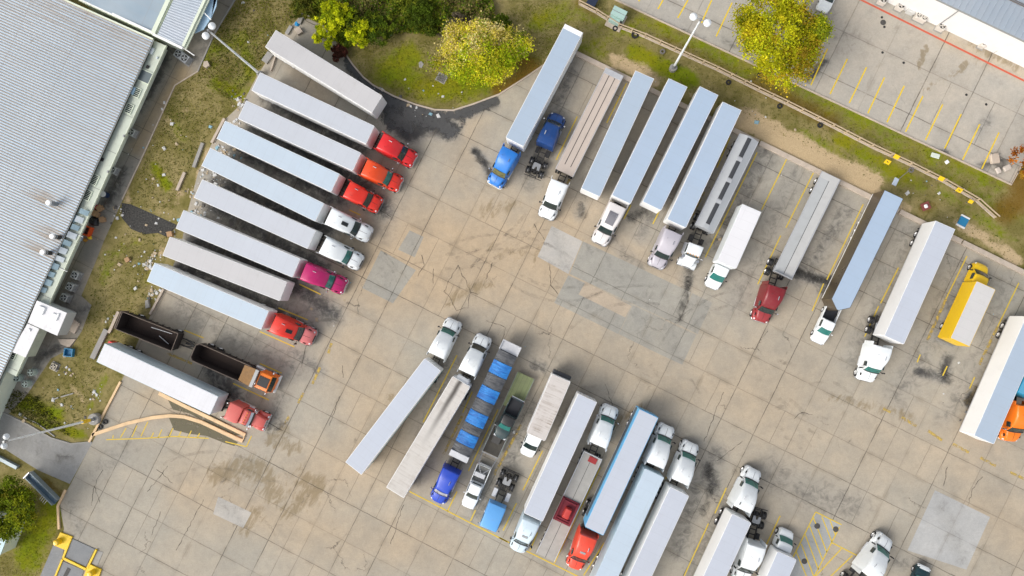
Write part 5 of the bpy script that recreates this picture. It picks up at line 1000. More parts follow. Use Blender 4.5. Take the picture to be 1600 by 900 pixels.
# ------------------------------------------------------------------ lamp posts
def lamp_post(base, z, label, heads, br=.55, wrap=False, col=WHITE, hr=.44):
    b = P(base); t = thing('lamp_post', label, 'lamp post', b, 0, 'tall lamp posts round the yard')
    part('footing', MB().lathe([(0, .75), (br * .9, .75), (br, .68), (br, -.1), (0, -.1)], n=20), CONCG, t, smooth=30)
    part('base_flange', MB().lathe([(0, .86), (.30, .86), (.30, .75), (0, .75)], n=14).lathe([(.16, .86), (.24, .95), (.2, 1.4), (.15, 1.5)], n=12), STEEL, t)
    part('pole', MB().tube((0, 0, .8), (0, 0, z), .17, .10, 12), col, t)
    if wrap: part('hazard_wrap', MB().tube((0, 0, 1.5), (0, 0, 2.9), .24, .24, 12), YELLOW, t)
    part('cross_arm', MB().tube((heads[0][0], heads[0][1], z - .1), (heads[-1][0], heads[-1][1], z - .1), .06, n=8).tube((0, 0, z - .4), (0, 0, z + .15), .12), STEEL, t)
    for hx, hy in heads:
        h = part('lamp_head', MB().lathe([(0, z + .2), (.15, z + .18), (hr * .94, z - .05), (hr, z - .2), (hr * .76, z - .28), (0, z - .28)], n=16), col, t, (hx, hy, 0))
        part('lens', MB().lathe([(0, z - .34), (hr * .68, z - .285)], n=14), LENS, h)
    return t
lamp_post((1051, 108), 15.6, 'white lamp post with two round heads standing on the grass by the fence', ((-.75, .35), (.75, -.35)), .5)
lamp_post((409, 118), 15.0, 'white lamp post leaning over the littered dirt with heads at the blue canopy', ((-.35, -.55), (.35, .55)), .45)
lamp_post((151, 654), 15.9, 'lamp post with yellow wrapped base in a concrete drum at the driveway', ((.12, .52), (-.12, -.52)), .78, wrap=True, col=WHITE, hr=.36)

# ------------------------------------------------------------------ buildings
def wall_hit(px, A, n_):
    r = ray(*px); o_ = Vector((0, 0, CAMH)); k = (A - o_).dot(n_) / r.dot(n_); return o_ + r * k
GREENW = mat('pale_green_wall', (.74, .79, .66), .8, 0, .12, .5, 0, .12); GREENT = mat('pale_green_trim', (.70, .76, .62), .6, 0, .1, .8)
ZE = 3.6
A = P((239, 62), ZE); Bq = P((-70, 742), ZE); e = (Bq - A).normalized(); out = Vector((-e.y, e.x, 0)); out = out if out.x > 0 else -out
LW = (Bq - A).length; inw = -out
W1 = thing('warehouse', 'big warehouse with pale ribbed metal roof and light green flat ledge with skylights', 'building', Vector((A.x, A.y, 0)), math.atan2(e.y, e.x))
# local frame: x along the eave (down left), +y towards the yard or away
sy = 1 if (Matrix.Rotation(math.atan2(e.y, e.x), 3, 'Z') @ Vector((0, 1, 0))).dot(out) > 0 else -1
SP = 56.0; ZR = 6.2
tn = P((120, 0), 4.3) - A; roofdir = inw
MR1 = metal_roof('warehouse_roof_metal', (.455, .585, .71), (.535, .655, .77), inw, rust=.75)
nx, ny = 60, 60; vs = []; mk = []
vents = [((80, 317), 'pale'), ((85, 370), 'soot'), ((70, 395), 'soot')]
vw = [P(v[0], 4.1) for v in vents]
for i in range(nx + 1):
    for j in range(ny + 1):
        x = LW * i / nx; d = SP * (j / ny) ** 1.5
        # upper gable edge runs slightly skewed in the photo
        vs.append((x - d * .0, -sy * d, ZE + (ZR - ZE) * d / SP))
        wx = A + e * x + inw * d; rr = 0
        for q in vw[1:] + vw[:1]:
            u = (wx - q).dot(inw); v = abs((wx - q).dot(e))
            rr = max(rr, max(0, 1 - v / 1.6) * max(0, 1 - abs(u - 1.2) / 4.5))
        rr = max(rr, .5 * max(0, 1 - x / 9.0)); mk.append(rr)
fs = [(i * (ny + 1) + j, (i + 1) * (ny + 1) + j, (i + 1) * (ny + 1) + j + 1, i * (ny + 1) + j + 1) for i in range(nx) for j in range(ny)]
rf = part('roof', MB().add(vs, fs), MR1, W1, smooth=0)
at = rf.data.attributes.new('mask', 'FLOAT_COLOR', 'POINT'); at.data.foreach_set('color', np.array([[m_, 0, 0, 1] for m_ in mk], np.float32).ravel())
rb = MB(); k = int(LW / .36)
for i in range(k):
    x = .1 + i * .36
    rb.add([(x - .09, 0, ZE + .0), (x - .045, 0, ZE + .05), (x + .045, 0, ZE + .05), (x + .09, 0, ZE + .0), (x - .09, -sy * SP, ZR), (x - .045, -sy * SP, ZR + .05), (x + .045, -sy * SP, ZR + .05), (x + .09, -sy * SP, ZR)], [(0, 1, 5, 4), (1, 2, 6, 5), (2, 3, 7, 6)])
rib = part('roof_ribs', rb, MR1, rf, smooth=0)
rib.data.attributes.new('mask', 'FLOAT_COLOR', 'POINT')
rv = np.array([v.co[:] for v in rib.data.vertices]); 
part('gutter', MB().box(-.1, LW, sy * .02 - .09, sy * .02 + .09, ZE - .16, ZE - .03), mat('gutter_dark', (.30, .31, .30), .5), W1)
LZ = 2.95
LWD = (P((180, 245), LZ) - A).dot(out)
part('wall', MB().box(.02, LW, min(-sy * .3, -sy * .02), max(-sy * .3, -sy * .02), 0, LZ - .21).box(-.02, .18, min(-sy * SP, -sy * .31), max(-sy * SP, -sy * .31), 0, ZE - .17), GREENW, W1, smooth=0)
LL = LW * .765
part('flat_ledge', MB().box(-.05, LL, min(-sy * .1, sy * LWD), max(-sy * .1, sy * LWD), LZ - .2, LZ), mat('pale_green_ledge', (.56, .61, .52), .75, 0, .14, .5, 0, .22), W1, smooth=0)
part('ledge_edge', MB().box(-.1, LL, sy * LWD + .003 if sy > 0 else -LWD - .083, sy * LWD + .083 if sy > 0 else -LWD - .003, LZ - .26, LZ + .05), GREENT, W1)
lj = MB()
for k in range(1, 10): lj.box(k * 5.2 - .04, k * 5.2 + .04, min(sy * .1, sy * LWD), max(sy * .1, sy * LWD), LZ - .02, LZ + .025)
part('ledge_joint', lj, mat('ledge_joint', (.34, .36, .32), .8), W1, smooth=0)
part('gable_trim', MB().loft([[(-.16, 0, ZE - .1), (.05, 0, ZE - .1), (.05, 0, ZE + .12), (-.16, 0, ZE + .12)], [(-.16, -sy * SP, ZR - .1), (.05, -sy * SP, ZR - .1), (.05, -sy * SP, ZR + .12), (-.16, -sy * SP, ZR + .12)]]), GREENT, W1, smooth=0)
def on_ledge(px, z=None):
    h = P(px, LZ if z is None else z); return (h - A).dot(e), sy * (h - A).dot(out)
for px, wd, hh, bars in (((227, 120), 1.7, 1.5, 0), ((214, 145), .9, 1.2, 4), ((202, 170), .9, 1.2, 4), ((148, 281), .9, 1.3, 5), ((137, 305), .9, 1.3, 5), ((20, 553), 1.0, 1.3, 4)):
    s_, y_ = on_ledge(px)
    w0 = part('skylight', MB().box(s_ - hh / 2, s_ + hh / 2, y_ - wd / 2, y_ + wd / 2, LZ - .01, LZ + .08), GLASS if bars else mat('dull_grey_pane', (.13, .16, .17), .4), W1)
    fr = MB()
    for q in (-1, 1): fr.box(s_ - hh / 2 - .05, s_ + hh / 2 + .05, y_ + q * wd / 2 - .04, y_ + q * wd / 2 + .04, LZ + .001, LZ + .14); fr.box(s_ + q * hh / 2 - .05, s_ + q * hh / 2 + .05, y_ - wd / 2 + .041, y_ + wd / 2 - .041, LZ + .001, LZ + .138)
    for b in range(bars): x = s_ - hh / 2 + hh * (b + 1) / (bars + 1); fr.box(x - .03, x + .03, y_ - wd / 2 + .041, y_ + wd / 2 - .041, LZ + .081, LZ + .12)
    part('frame', fr, GREENT, w0)
AWN = mat('awning_blue', (.30, .42, .48), .6, 0, .25); AWP = mat('awning_pale', (.60, .66, .70), .6, 0, .15)
for i in range(11):
    f_ = i / 10; px = (134 - 64 * f_, 332 + 121 * f_); s_, y_ = on_ledge(px, 2.9)
    y0 = y_ - sy * .45; o_ = sy * (.8 + .2 * (i % 3 == 0)); hw = .34 + .06 * (i % 2); z_ = 3.3
    part('awning', MB().add([(s_ - hw, y0, z_ + .2), (s_ + hw, y0, z_ + .2), (s_ + hw, y0 + o_, z_ - .2), (s_ - hw, y0 + o_, z_ - .2), (s_ - hw, y0, z_ + .14), (s_ + hw, y0, z_ + .14), (s_ + hw, y0 + o_, z_ - .26), (s_ - hw, y0 + o_, z_ - .26)], [(0, 1, 2, 3), (7, 6, 5, 4), (0, 4, 5, 1), (1, 5, 6, 2), (2, 6, 7, 3), (3, 7, 4, 0)]), AWP if i in (1, 3, 5, 6) else AWN, W1, smooth=0)
for px, c, k_ in (((115, 341), AWN, .5), ((94, 384), AWN, .5), ((79, 411), AWN, .5), ((236, 79), AWP, .42), ((206, 141), mat('vent_sky_blue', (.38, .56, .72), .5), .5), ((159, 249), DARK, .22), ((230, 104), DARK, .22), ((88, 398), DARK, .25), ((245, 90), AWP, .15), ((193, 212), STEEL, .15), ((168, 268), STEEL, .15)):
    s_, y_ = on_ledge(px, LZ + .2)
    part('roof_vent', MB().box(s_ - k_, s_ + k_, y_ - k_ * .7, y_ + k_ * .7, LZ - .01, LZ + .16 + k_ * .3, .03), c, W1)
for f_ in (.44, .52, .60, .68): part('ledge_pipe', MB().tube((LW * f_, sy * .25, LZ + .06), (LW * f_, sy * (LWD + .6), LZ + .06), .05, n=6), STEEL, W1)
for i, px in enumerate(((62, 318), (67, 371), (52, 396))):
    # stack top sits about two metres above the roof
    top = P((px[0] + 6, px[1] - 3), 6.0); d_ = (top - A).dot(inw); zr = ZE + (ZR - ZE) * d_ / SP
    t = tag(bpy.data.objects.new('roof_stack', None), ['clean roof stack pipe with white cap, topmost on the warehouse', 'sooty roof stack pipe with white cap, middle of the three', 'sooty roof stack pipe with white cap, lowest of the three'][i], 'roof stack', 'stack pipes on the warehouse roof'); COL.objects.link(t); t.location = (top.x, top.y, zr - .1)
    part('pipe', MB().tube((0, 0, -.5), (0, 0, 1.35), .29, .29, 16), mat('stack_grey', (.25, .28, .30), .6) if i == 0 else mat('stack_soot', (.045, .042, .04), .8), t)
    part('cap', MB().lathe([(0, 1.68), (.32, 1.64), (.36, 1.56), (.36, 1.36), (.25, 1.36)], n=18), WHITE2, t)
    part('band', MB().lathe([(.29, .9), (.33, .95), (.33, 1.05), (.29, 1.1)], n=16), STEEL, t)
# roof litter and condensers
def condenser(px, label, z=0.0, size=(.95, .95, .85), rz=-.47, fans=1, m=None, grp='air conditioner units by the warehouse', square=True):
    h = size[2]; q = P(px, z + h); t = thing('air_conditioner', label, 'air conditioner', (q.x, q.y, z), rz, grp); m = m or mat('condenser_beige', (.56, .58, .56), .5, .1, .08, 1, 0, .1)
    sx, sy_ = size[0] / 2, size[1] / 2
    if square: part('casing', MB().box(-sx, sx, -sy_, sy_, .06, h, .04), m, t)
    else: part('casing', MB().lathe([(0, h), (sx * .92, h), (sx, h - .06), (sx, .06), (0, .06)], n=20), m, t)
    part('pad', MB().box(-sx - .12, sx + .12, -sy_ - .12, sy_ + .12, -.05, .058), CONCG, t)
    for k in range(fans):
        oy = 0 if fans == 1 else (-.5 + k) * size[1] * .5; r = min(sx, size[1] / fans / 2) * .74
        f_ = part('fan_ring', MB().lathe([(r * .98, h - .01), (r * 1.06, h + .035), (r * 1.12, h - .01)], n=20).lathe([(0, h + .004), (r, h + .004)], n=20), BLACK, t, (0, oy, 0))
        bl = MB()
        for a in range(4):
            an = a * PI / 2 + .4; c_, s2 = math.cos(an), math.sin(an); r1, r2 = r * .18, r * .9
            bl.add([(r1 * c_ - .06 * s2, r1 * s2 + .06 * c_, h + .012), (r2 * c_ - .13 * s2, r2 * s2 + .13 * c_, h + .012), (r2 * c_ + .10 * s2, r2 * s2 - .10 * c_, h + .022), (r1 * c_ + .04 * s2, r1 * s2 - .04 * c_, h + .022)], [(0, 1, 2, 3)])
        bl.lathe([(0, h + .03), (r * .2, h + .022)], n=10); part('fan_blade', bl, m, f_, smooth=0)
    gr = MB()
    for i in range(6): zz = .18 + i * (h - .3) / 5; (gr.box(sx + .001, sx + .02, -sy_ * .85, sy_ * .85, zz - .025, zz + .025) if square else None)
    if square: part('grille', gr, STEEL, t)
    return t
condenser((116, 430), 'square air conditioner beside the awnings, uppermost of three in a row'); condenser((108, 448), 'square air conditioner in the middle of the row of three'); condenser((99, 465), 'square air conditioner nearest the white cooler box, last of three in a row')
condenser((204, 206), 'square air conditioner alone at the wall near the barred windows'); condenser((175, 265), 'air conditioner at the wall above the dark wet alley', size=(.9, .9, .8))
condenser((283, 87), 'grey air conditioner with two fans at the inner corner of the buildings', size=(1.1, 2.1, .95), fans=2, rz=.95, m=mat('condenser_grey', (.36, .38, .40), .5, .2))
for px, lb in (((47, 582), 'round green-grey air conditioner, right of three drums'), ((25, 591), 'round green-grey air conditioner, left of three drums'), ((38, 600), 'round green-grey air conditioner, lowest of three drums')): condenser(px, lb, square=False, size=(.95, .95, .9), m=mat('condenser_green_grey', (.42, .50, .46), .5, .1))
condenser((83, 573), 'square beige air conditioner lying alone on the dirt', size=(.9, .9, .4), m=mat('condenser_sand', (.52, .47, .38), .6))
def cooler(poly, z, label, m, units):
    c = sum((P(p, z) for p in poly), Vector()) / 4; t = thing('cooler_box', label, 'cold store', (c.x, c.y, 0), 0, 'cold store boxes at the warehouse')
    pl = [tuple((P(p, z) - c)[:2]) for p in poly]
    part('box', MB().prism(pl, 1.75, z - .05), m, t, smooth=0); part('plinth', MB().prism([(x * .8 - .9, y * .8 + .35) for x, y in pl], 0, 1.745), CONCG, t, smooth=0); part('roof', MB().prism([(x * 1.02, y * 1.02) for x, y in pl], z - .06, z + .02), mat('cooler_roof', (.74, .74, .76), .5, 0, .1, 1, 0, .2), t, smooth=0)
    for (u, v, a, b, hh) in units:
        A_ = Vector(pl[0]); U = Vector(pl[1]) - A_; V = Vector(pl[3]) - A_; q = A_ + U * u + V * v; an = math.atan2(U.y, U.x)
        part('roof_unit', MB().box(-a, a, -b, b, z + .01, z + hh, .03), WHITE2, t, (q.x, q.y, 0), an)
CW = mat('cooler_wall', (.50, .53, .53), .6, 0, .1)
cooler([(58, 470), (104, 489), (89, 524), (44, 504)], 3.7, 'larger white-roofed cold store box with grey side against the wall', CW, ((.25, .3, .45, .5, .25), (.72, .25, .5, .12, .18), (.8, .3, .1, .5, .2)))
cooler([(43, 506), (61, 514), (40, 558), (18, 549)], 3.5, 'smaller cold store box with greenish side below the larger one', mat('cooler_wall_green', (.50, .54, .44), .6, 0, .2, 1.0, 0, .3), ((.4, .15, .2, .15, .2),))
slab_thing('concrete_step', [(112, 497), (124, 506), (116, 522), (104, 514)], 0, .25, CONC, 'pale concrete step right of the larger cold store', 'step'); slab_thing('concrete_step', [(90, 530), (118, 530), (108, 543), (95, 538)], 0, .2, CONC, 'tan concrete step below the larger cold store', 'step')
# second building (top)
W2 = thing('annex_building', 'annex with blue-grey metal roofs and light blue canopy at the top edge', 'building', P((250, 20)))
o2 = W2.location
def rel(p, z): v = P(p, z) - o2; return (v.x, v.y, z)
R2a = metal_roof('annex_roof_blue', (.23, .33, .42), (.42, .50, .56), inw); R2b = metal_roof('annex_roof_pale', (.46, .53, .60), (.56, .60, .66), inw)
part('roof', MB().add([rel((60, -60), 4.6), rel((125, -2), 4.4), rel((236, 50), 4.0), rel((300, -90), 4.0), rel((120, -160), 4.6)], [(0, 1, 2, 3, 4)]), R2a, W2, smooth=0)
part('roof', MB().add([rel((246, 54), 4.3), rel((286, 74), 4.0), rel((372, -110), 4.0), rel((322, -110), 4.3)], [(0, 1, 2, 3)]), R2b, W2, smooth=0)
rr = MB(); a0, a1 = Vector(rel((246, 54), 4.3)), Vector(rel((286, 74), 4.0)); b0, b1 = Vector(rel((322, -110), 4.3)), Vector(rel((372, -110), 4.0))
for i in range(46):
    f_ = (i + .5) / 46; p_, q_ = a0.lerp(b0, f_), a1.lerp(b1, f_); d_ = (b0 - a0).normalized() * .09; up = Vector((0, 0, .06)); rr.add([p_ - d_, p_ - d_ * .5 + up, p_ + d_ * .5 + up, p_ + d_, q_ - d_, q_ - d_ * .5 + up, q_ + d_ * .5 + up, q_ + d_], [(0, 1, 5, 4), (1, 2, 6, 5), (2, 3, 7, 6)])
part('roof_ribs', rr, R2b, W2, smooth=0)
def beam(a, b, z, wd, hh, m, nm): 
    p_, q_ = Vector(rel(a, z)), Vector(rel(b, z)); d_ = (q_ - p_).normalized(); n_ = Vector((-d_.y, d_.x, 0)) * wd / 2; up = Vector((0, 0, hh))
    part(nm, MB().add([p_ - n_, q_ - n_, q_ + n_, p_ + n_, p_ - n_ + up, q_ - n_ + up, q_ + n_ + up, p_ + n_ + up], [(3, 2, 1, 0), (4, 5, 6, 7), (0, 1, 5, 4), (1, 2, 6, 5), (2, 3, 7, 6), (3, 0, 4, 7)]), m, W2, smooth=0)
beam((240, 52), (300, -78), 4.25, .55, .2, GREENT, 'ridge_gutter'); beam((286.5, 73), (372, -110), 3.95, .35, .16, GREENT, 'eave_gutter'); beam((290, 77), (378, -110), 3.7, .3, .16, GREENT, 'eave_trim'); beam((120, -4), (240, 52), 4.0, .3, .22, WHITE2, 'verge_trim'); beam((240, 54), (286, 76), 4.0, .3, .2, WHITE2, 'verge_trim')
pw = [rel((218, 44), 3.9), rel((262, 64), 3.9), rel((346, -122), 3.9), rel((120, -160), 3.9), rel((122, 0), 3.9)]
part('wall', MB().prism([p_[:2] for p_ in pw], 0, 3.93), GREENW, W2, smooth=0)
part('canopy', MB().prism([rel(p_, 3.2)[:2] for p_ in ((304, 52), (318, 46), (330, 28), (338, 10), (350, -110), (374, -120))], 3.1, 3.22), mat('canopy_light_blue', (.42, .60, .78), .4, 0, .08), W2, smooth=0)
for p_ in ((313, 50), (341, 0)): q_ = rel(p_, 0); part('canopy_post', MB().tube((q_[0], q_[1], 0), (q_[0], q_[1], 3.1), .06), STEEL, W2)
beam((285, 74), (304, 87), 3.4, .12, .1, WHITE2, 'bracket_arm'); beam((313, 14), (330, 31), 3.6, .12, .1, WHITE2, 'bracket_arm')
# white building, top right
A3 = P((1470, 0), 5.0); B3 = P((1600, 62), 5.0); e3 = (B3 - A3).normalized(); n3 = Vector((e3.y, -e3.x, 0)); n3 = n3 if n3.y < 0 else -n3
A3 = A3 - e3 * 22; L3 = 60.0
W3 = thing('white_building', 'long white walled building with blue-grey seamed metal roof at upper right', 'building', Vector((A3.x, A3.y, 0)), math.atan2(e3.y, e3.x))
s3 = 1 if (Matrix.Rotation(W3.rotation_euler.z, 3, 'Z') @ Vector((0, 1, 0))).dot(n3) > 0 else -1
part('wall', MB().box(0, L3, min(0, -s3 * 18), max(0, -s3 * 18), 0, 5.0), mat('white_stucco', (.80, .79, .78), .8, 0, .04, .5, 0, .06), W3, smooth=0)
M3 = metal_roof('blue_grey_roof', (.34, .40, .47), (.44, .49, .55), -n3)
y0_, y1_ = s3 * .12, -s3 * 18.2
part('roof', MB().add([(-.2, y0_, 5.06), (L3, y0_, 5.06), (L3, y1_, 6.4), (-.2, y1_, 6.4), (-.2, y0_, 4.95), (L3, y0_, 4.95), (L3, y1_, 6.28), (-.2, y1_, 6.28)], [(0, 1, 2, 3), (7, 6, 5, 4), (0, 4, 5, 1), (1, 5, 6, 2), (2, 6, 7, 3), (3, 7, 4, 0)]), M3, W3, smooth=0)
sm = MB()
for i in range(int(L3 / .75)): x = .3 + i * .75; sm.add([(x - .05, y0_, 5.06), (x, y0_, 5.15), (x + .05, y0_, 5.06), (x - .05, y1_, 6.4), (x, y1_, 6.49), (x + .05, y1_, 6.4)], [(0, 1, 4, 3), (1, 2, 5, 4)])
part('roof_seam', sm, M3, W3, smooth=0)
part('snow_guard', MB().tube((0, -s3 * 3.4, 5.42), (L3, -s3 * 3.4, 5.42), .07, n=6).tube((0, -s3 * 3.6, 5.46), (L3, -s3 * 3.6, 5.46), .05, n=6), mat('guard_brown', (.15, .13, .12), .7), W3)
part('eave_trim', MB().box(-.2, L3, min(y0_, y0_ + s3 * .1), max(y0_, y0_ + s3 * .1), 4.86, 5.04), mat('gutter_dark', (.30, .31, .30), .5), W3, smooth=0)
for (px, fans, lb, big_) in (((1409, 8), 1, 'beige air conditioner at the white wall, uppermost with one fan', .95), ((1441, 25), 2, 'wide beige air conditioner with two fans at the white wall', 1.5), ((1473, 40), 1, 'beige air conditioner with one fan beside the drain pipe', .95), ((1381, -1), 1, 'beige air conditioner half cut by the top edge', .95), ((1539, 67), 1, 'small air conditioner at the rust stained wall foot', .7)):
    condenser(px, lb, .05, (.95, big_, .85), math.atan2(e3.y, e3.x) + PI / 2, fans, mat('condenser_cream', (.62, .58, .52), .6, 0, .1), 'air conditioner units by the white building')
for px, lb, a_ in (((1425, 16), 'pale meter cabinet between two air conditioners at the white wall', .5), ((1550, 71), 'white meter box at the rust stained wall foot', .35), ((1561, 76), 'crooked cream meter box beside the rust stain', .3)):
    q = P(px, .8); tag(part('meter_cabinet', MB().box(-a_, a_, -.3, .3, .05, .85, .04), mat('meter_grey', (.55, .55, .53), .6), loc=Vector((q.x, q.y, 0)), rz=W3.rotation_euler.z + (.6 if a_ == .3 else 0)), lb, 'cabinet', 'meter cabinets by the white building')
q = wall_hit((1480, 22), P((1470, 40)), n3)
part('drain_pipe', MB().tube((0, 0, 0), (0, 0, 4.8), .06), STEEL, W3, ((P((1468, 31)) - A3).dot(e3), s3 * .12, 0))
for x_, y_, lb in ((1380, 35, 'round manhole cover near the red line'), (1277, 822, 'manhole cover in the upper right hatched strip'), (1306, 827, 'striped manhole cover at the hatched zone corner'), (1257, 877, 'manhole cover in the lower hatched strip')):
    q = P((x_, y_), .055 if y_ < 200 else .02); tag(part('manhole_cover', MB().lathe([(0, .012), (.28, .012), (.30, .004), (.36, .010), (.38, -.02)], n=20), mat('cast_iron', (.09, .085, .08), .7, .3, .3, 6), loc=q), lb, 'manhole cover', 'manhole covers')
for x_, y_ in ((1378, 27), (1382, 42), (1379, 82), (1412, 98), (1510, 148), (1541, 163)):
    q = P((x_, y_), .054); tag(part('well_cover', MB().lathe([(0, .012), (.15, .010), (.18, -.01)], n=12), DARK, loc=q), 'small dark round drain cap in the car park concrete', 'well cover', 'small drain caps in the car park')
q = P((690, 122), .02); t = thing('drain_grate', 'square iron drain grate in the grass beside the yellow shrub tree', 'drain', (q.x, q.y, 0), -.5)
part('surround', MB().box(-.7, .7, -.6, .6, -.1, .03), CONCG, t); gb = MB()
for i in range(8): gb.box(-.55, .55, -.46 + i * .125, -.40 + i * .125, .031, .06)
part('grate_bars', gb, mat('cast_iron', (.09, .085, .08), .7, .3, .3, 6), t)
slab_thing('stone_slab', [(654, 98), (658, 95), (662, 100), (659, 106), (655, 105)], -.02, .05, CONCG, 'small grey stone slab in the mown grass', 'slab')

# utility cabinet, trough, scale, booth
q = P((966, 22), 1.6); t = thing('utility_cabinet', 'teal green transformer cabinet on a concrete base beside the fence', 'cabinet', (q.x, q.y, 0), -.48)
TEAL = mat('cabinet_teal', (.36, .52, .48), .5, 0, .1, 1, 0, .1)
part('plinth', MB().box(-1.1, 1.1, -1.45, .9, -.1, .14, .02), CONC, t); part('housing', MB().box(-.9, .9, -.3, .75, .145, 1.55, .03), TEAL, t); part('lid', MB().loft([[(-.95, -.35, 1.5), (.95, -.35, 1.5), (.95, -.35, 1.56), (-.95, -.35, 1.56)], [(-.95, .8, 1.5), (.95, .8, 1.5), (.95, .8, 1.66), (-.95, .8, 1.66)]]), TEAL, t, smooth=0)
part('terminal_box', MB().box(-.85, .6, -.9, -.31, .145, 1.05, .03), TEAL, t); part('cooling_fin', MB().box(.62, .86, -.7, -.32, .145, .9, .02), DARK, t); part('lid_seam', MB().box(-.95, .95, .18, .24, 1.6, 1.64), STEEL, t)
q = P((925, 3), .9); t = thing('waste_bin', 'black waste bin cut by the top edge behind the fence', 'bin', (q.x, q.y, 0), -.5); part('bin_body', MB().loft([[(x_ * k_, y_ * k_, z_) for x_, y_ in ((-.6, -.5), (.6, -.5), (.6, .5), (-.6, .5))] for z_, k_ in ((0.0, .85), (1.0, 1.0))]), HB, t, smooth=0); part('lid', MB().box(-.63, .63, -.53, .53, .99, 1.08, .03), mat('bin_lid_navy', (.02, .03, .06), .4), t)
t = thing('metal_trough', 'long grey-blue metal ramp trough between tree and bent kerb', 'trough', P((70, 762))); o4 = t.location
a_, b_ = P((49, 741)) - o4, P((91, 783)) - o4; d_ = (b_ - a_).normalized(); n_ = Vector((-d_.y, d_.x, 0)); an = math.atan2(d_.y, d_.x); TL = (b_ - a_).length
part('floor_pan', MB().box(0, TL, -.42, .42, .25, .33), mat('trough_blue', (.15, .22, .30), .4, .3), t, tuple(a_), an); 
for q_ in (-1, 1): part('side_wall', MB().box(0, TL, q_ * .47 - .05, q_ * .47 + .05, .0, .75), mat('trough_grey', (.34, .40, .43), .5, .3), t, tuple(a_), an)
part('end_post', MB().box(-.15, .0, -.55, .55, 0, .9), ALU, t, tuple(a_), an)
for i in range(4): part('grab_bar', MB().tube((TL * .62 + i * .3, -.5 if n_.x > 0 else -.5, .4), (TL * .62 + i * .3, -1.5, .2), .03, n=6), ALU, t, tuple(a_), an)
a_, b_ = P((-60, 640)) - o4, P((28, 728))
strip('guard_wall', [(-60, 680), (0, 714), (30, 730)], .45, 0, .5, mat('trough_grey', (.34, .40, .43), .5, .3), 'grey guard wall along the lower side of the driveway', 'wall')
BOOTH = thing('booth', 'light blue roofed booth at the left bottom edge', 'building', P((-8, 850))); o5 = BOOTH.location
bp = [(P(p_, 2.8) - o5) for p_ in ((-40, 800), (14, 817), (17, 826), (0, 868), (-60, 850))]
part('wall', MB().prism([(v.x * .95, v.y * .95) for v in bp], 0, 2.7), GREENW, BOOTH, smooth=0); part('roof', MB().prism([(v.x, v.y) for v in bp], 2.7, 2.82), mat('booth_roof', (.50, .68, .72), .5, 0, .1, 1.0, 0, .15), BOOTH, smooth=0); part('roof_seam', MB().box(-.6, 4, -.04, .04, 2.83, 2.87), STEEL, BOOTH, tuple(bp[0] * .6), -.9)
YS = mat('scale_yellow', (.86, .57, .01), .6, 0, .12, 1.2, 0, .08)
t = thing('truck_scale', 'yellow framed truck scale with grey deck plates at the bottom left corner', 'scale', P((120, 870))); o6 = t.location
def fl(poly, z0, z1, m, nm): part(nm, MB().prism([tuple((P(p_, z1) - o6)[:2]) for p_ in poly], z0, z1), m, t, smooth=0)
GD = concrete('deck_concrete', (.25, .26, .27), (.29, .28, .27), joints=False, cracks=0, streaky=.6)
fl([(111, 841), (148, 858), (134, 885), (102, 871)], 0, .10, GD, 'deck_plate'); fl([(100, 857), (84, 850), (50, 930), (85, 930)], 0, .06, GD, 'deck_plate'); fl([(98, 877), (131, 891), (118, 930), (78, 930)], 0, .08, GD, 'deck_plate'); fl([(152, 860), (161, 863), (152, 884), (143, 880)], 0, .05, concrete('deck_pale', (.37, .36, .34), (.4, .36, .3), joints=False, cracks=0), 'deck_plate')
fl([(94, 832), (113, 839), (103, 860), (84, 852)], 0, .2, YS, 'corner_block'); fl([(138, 881), (158, 890), (151, 912), (129, 905)], 0, .2, YS, 'corner_block')
def yb(a, b, wd=.28, z=.26):
    p_, q_ = P(a, z) - o6, P(b, z) - o6; L_ = (q_ - p_).length; part('guide_rail', MB().box(0, L_, -wd / 2, wd / 2, .0, z, .02), YS, t, (p_.x, p_.y, 0), math.atan2(q_.y - p_.y, q_.x - p_.x))
yb((110, 842), (98, 872)); yb((98, 872), (134, 890), .30, .24); yb((150, 859), (136, 888), .26, .25); yb((97, 874), (78, 920), .24, .22)
for p_ in ((86, 849), (139, 898)): v = P(p_, 1.0) - o6; part('bollard', MB().lathe([(0, 1.02), (.28, .98), (.40, .85), (.40, 0)], n=18), YELLOW, t, (v.x, v.y, 0))
part('drain_plate', MB().box(-.7, .7, -.25, .25, .081, .11), DARK, t, tuple(P((105, 895)) - o6)[:2] + (0,), 1.1)

# ------------------------------------------------------------------ junk by the warehouse
def solid(name, px, dims, m, label, cat, rz=0.3, ch=.03, z=0.0, group=None):
    q = P(px, z + dims[2]); o = part(name, MB().box(-dims[0] / 2, dims[0] / 2, -dims[1] / 2, dims[1] / 2, 0, dims[2], ch), m, loc=Vector((q.x, q.y, z)), rz=rz); return tag(o, label, cat, group)
CB = mat('cardboard', (.42, .26, .14), .9, 0, .12, 1.5)
q = P((133, 360), .6); t = thing('orange_crate', 'open orange plastic crate beside the wall awnings', 'crate', (q.x, q.y, 0), -.35)
OC = mat('crate_orange', (.72, .10, .02), .5)
for x0, x1, y0, y1 in ((-.7, .7, -.65, -.5), (-.7, .7, .5, .65), (-.7, -.52, -.497, .497), (.52, .7, -.497, .497)): part('side_panel', MB().box(x0, x1, y0, y1, .0, .7), OC, t)
part('floor_panel', MB().box(-.515, .515, -.495, .495, .02, .1), mat('crate_dark', (.06, .02, .02), .8), t)
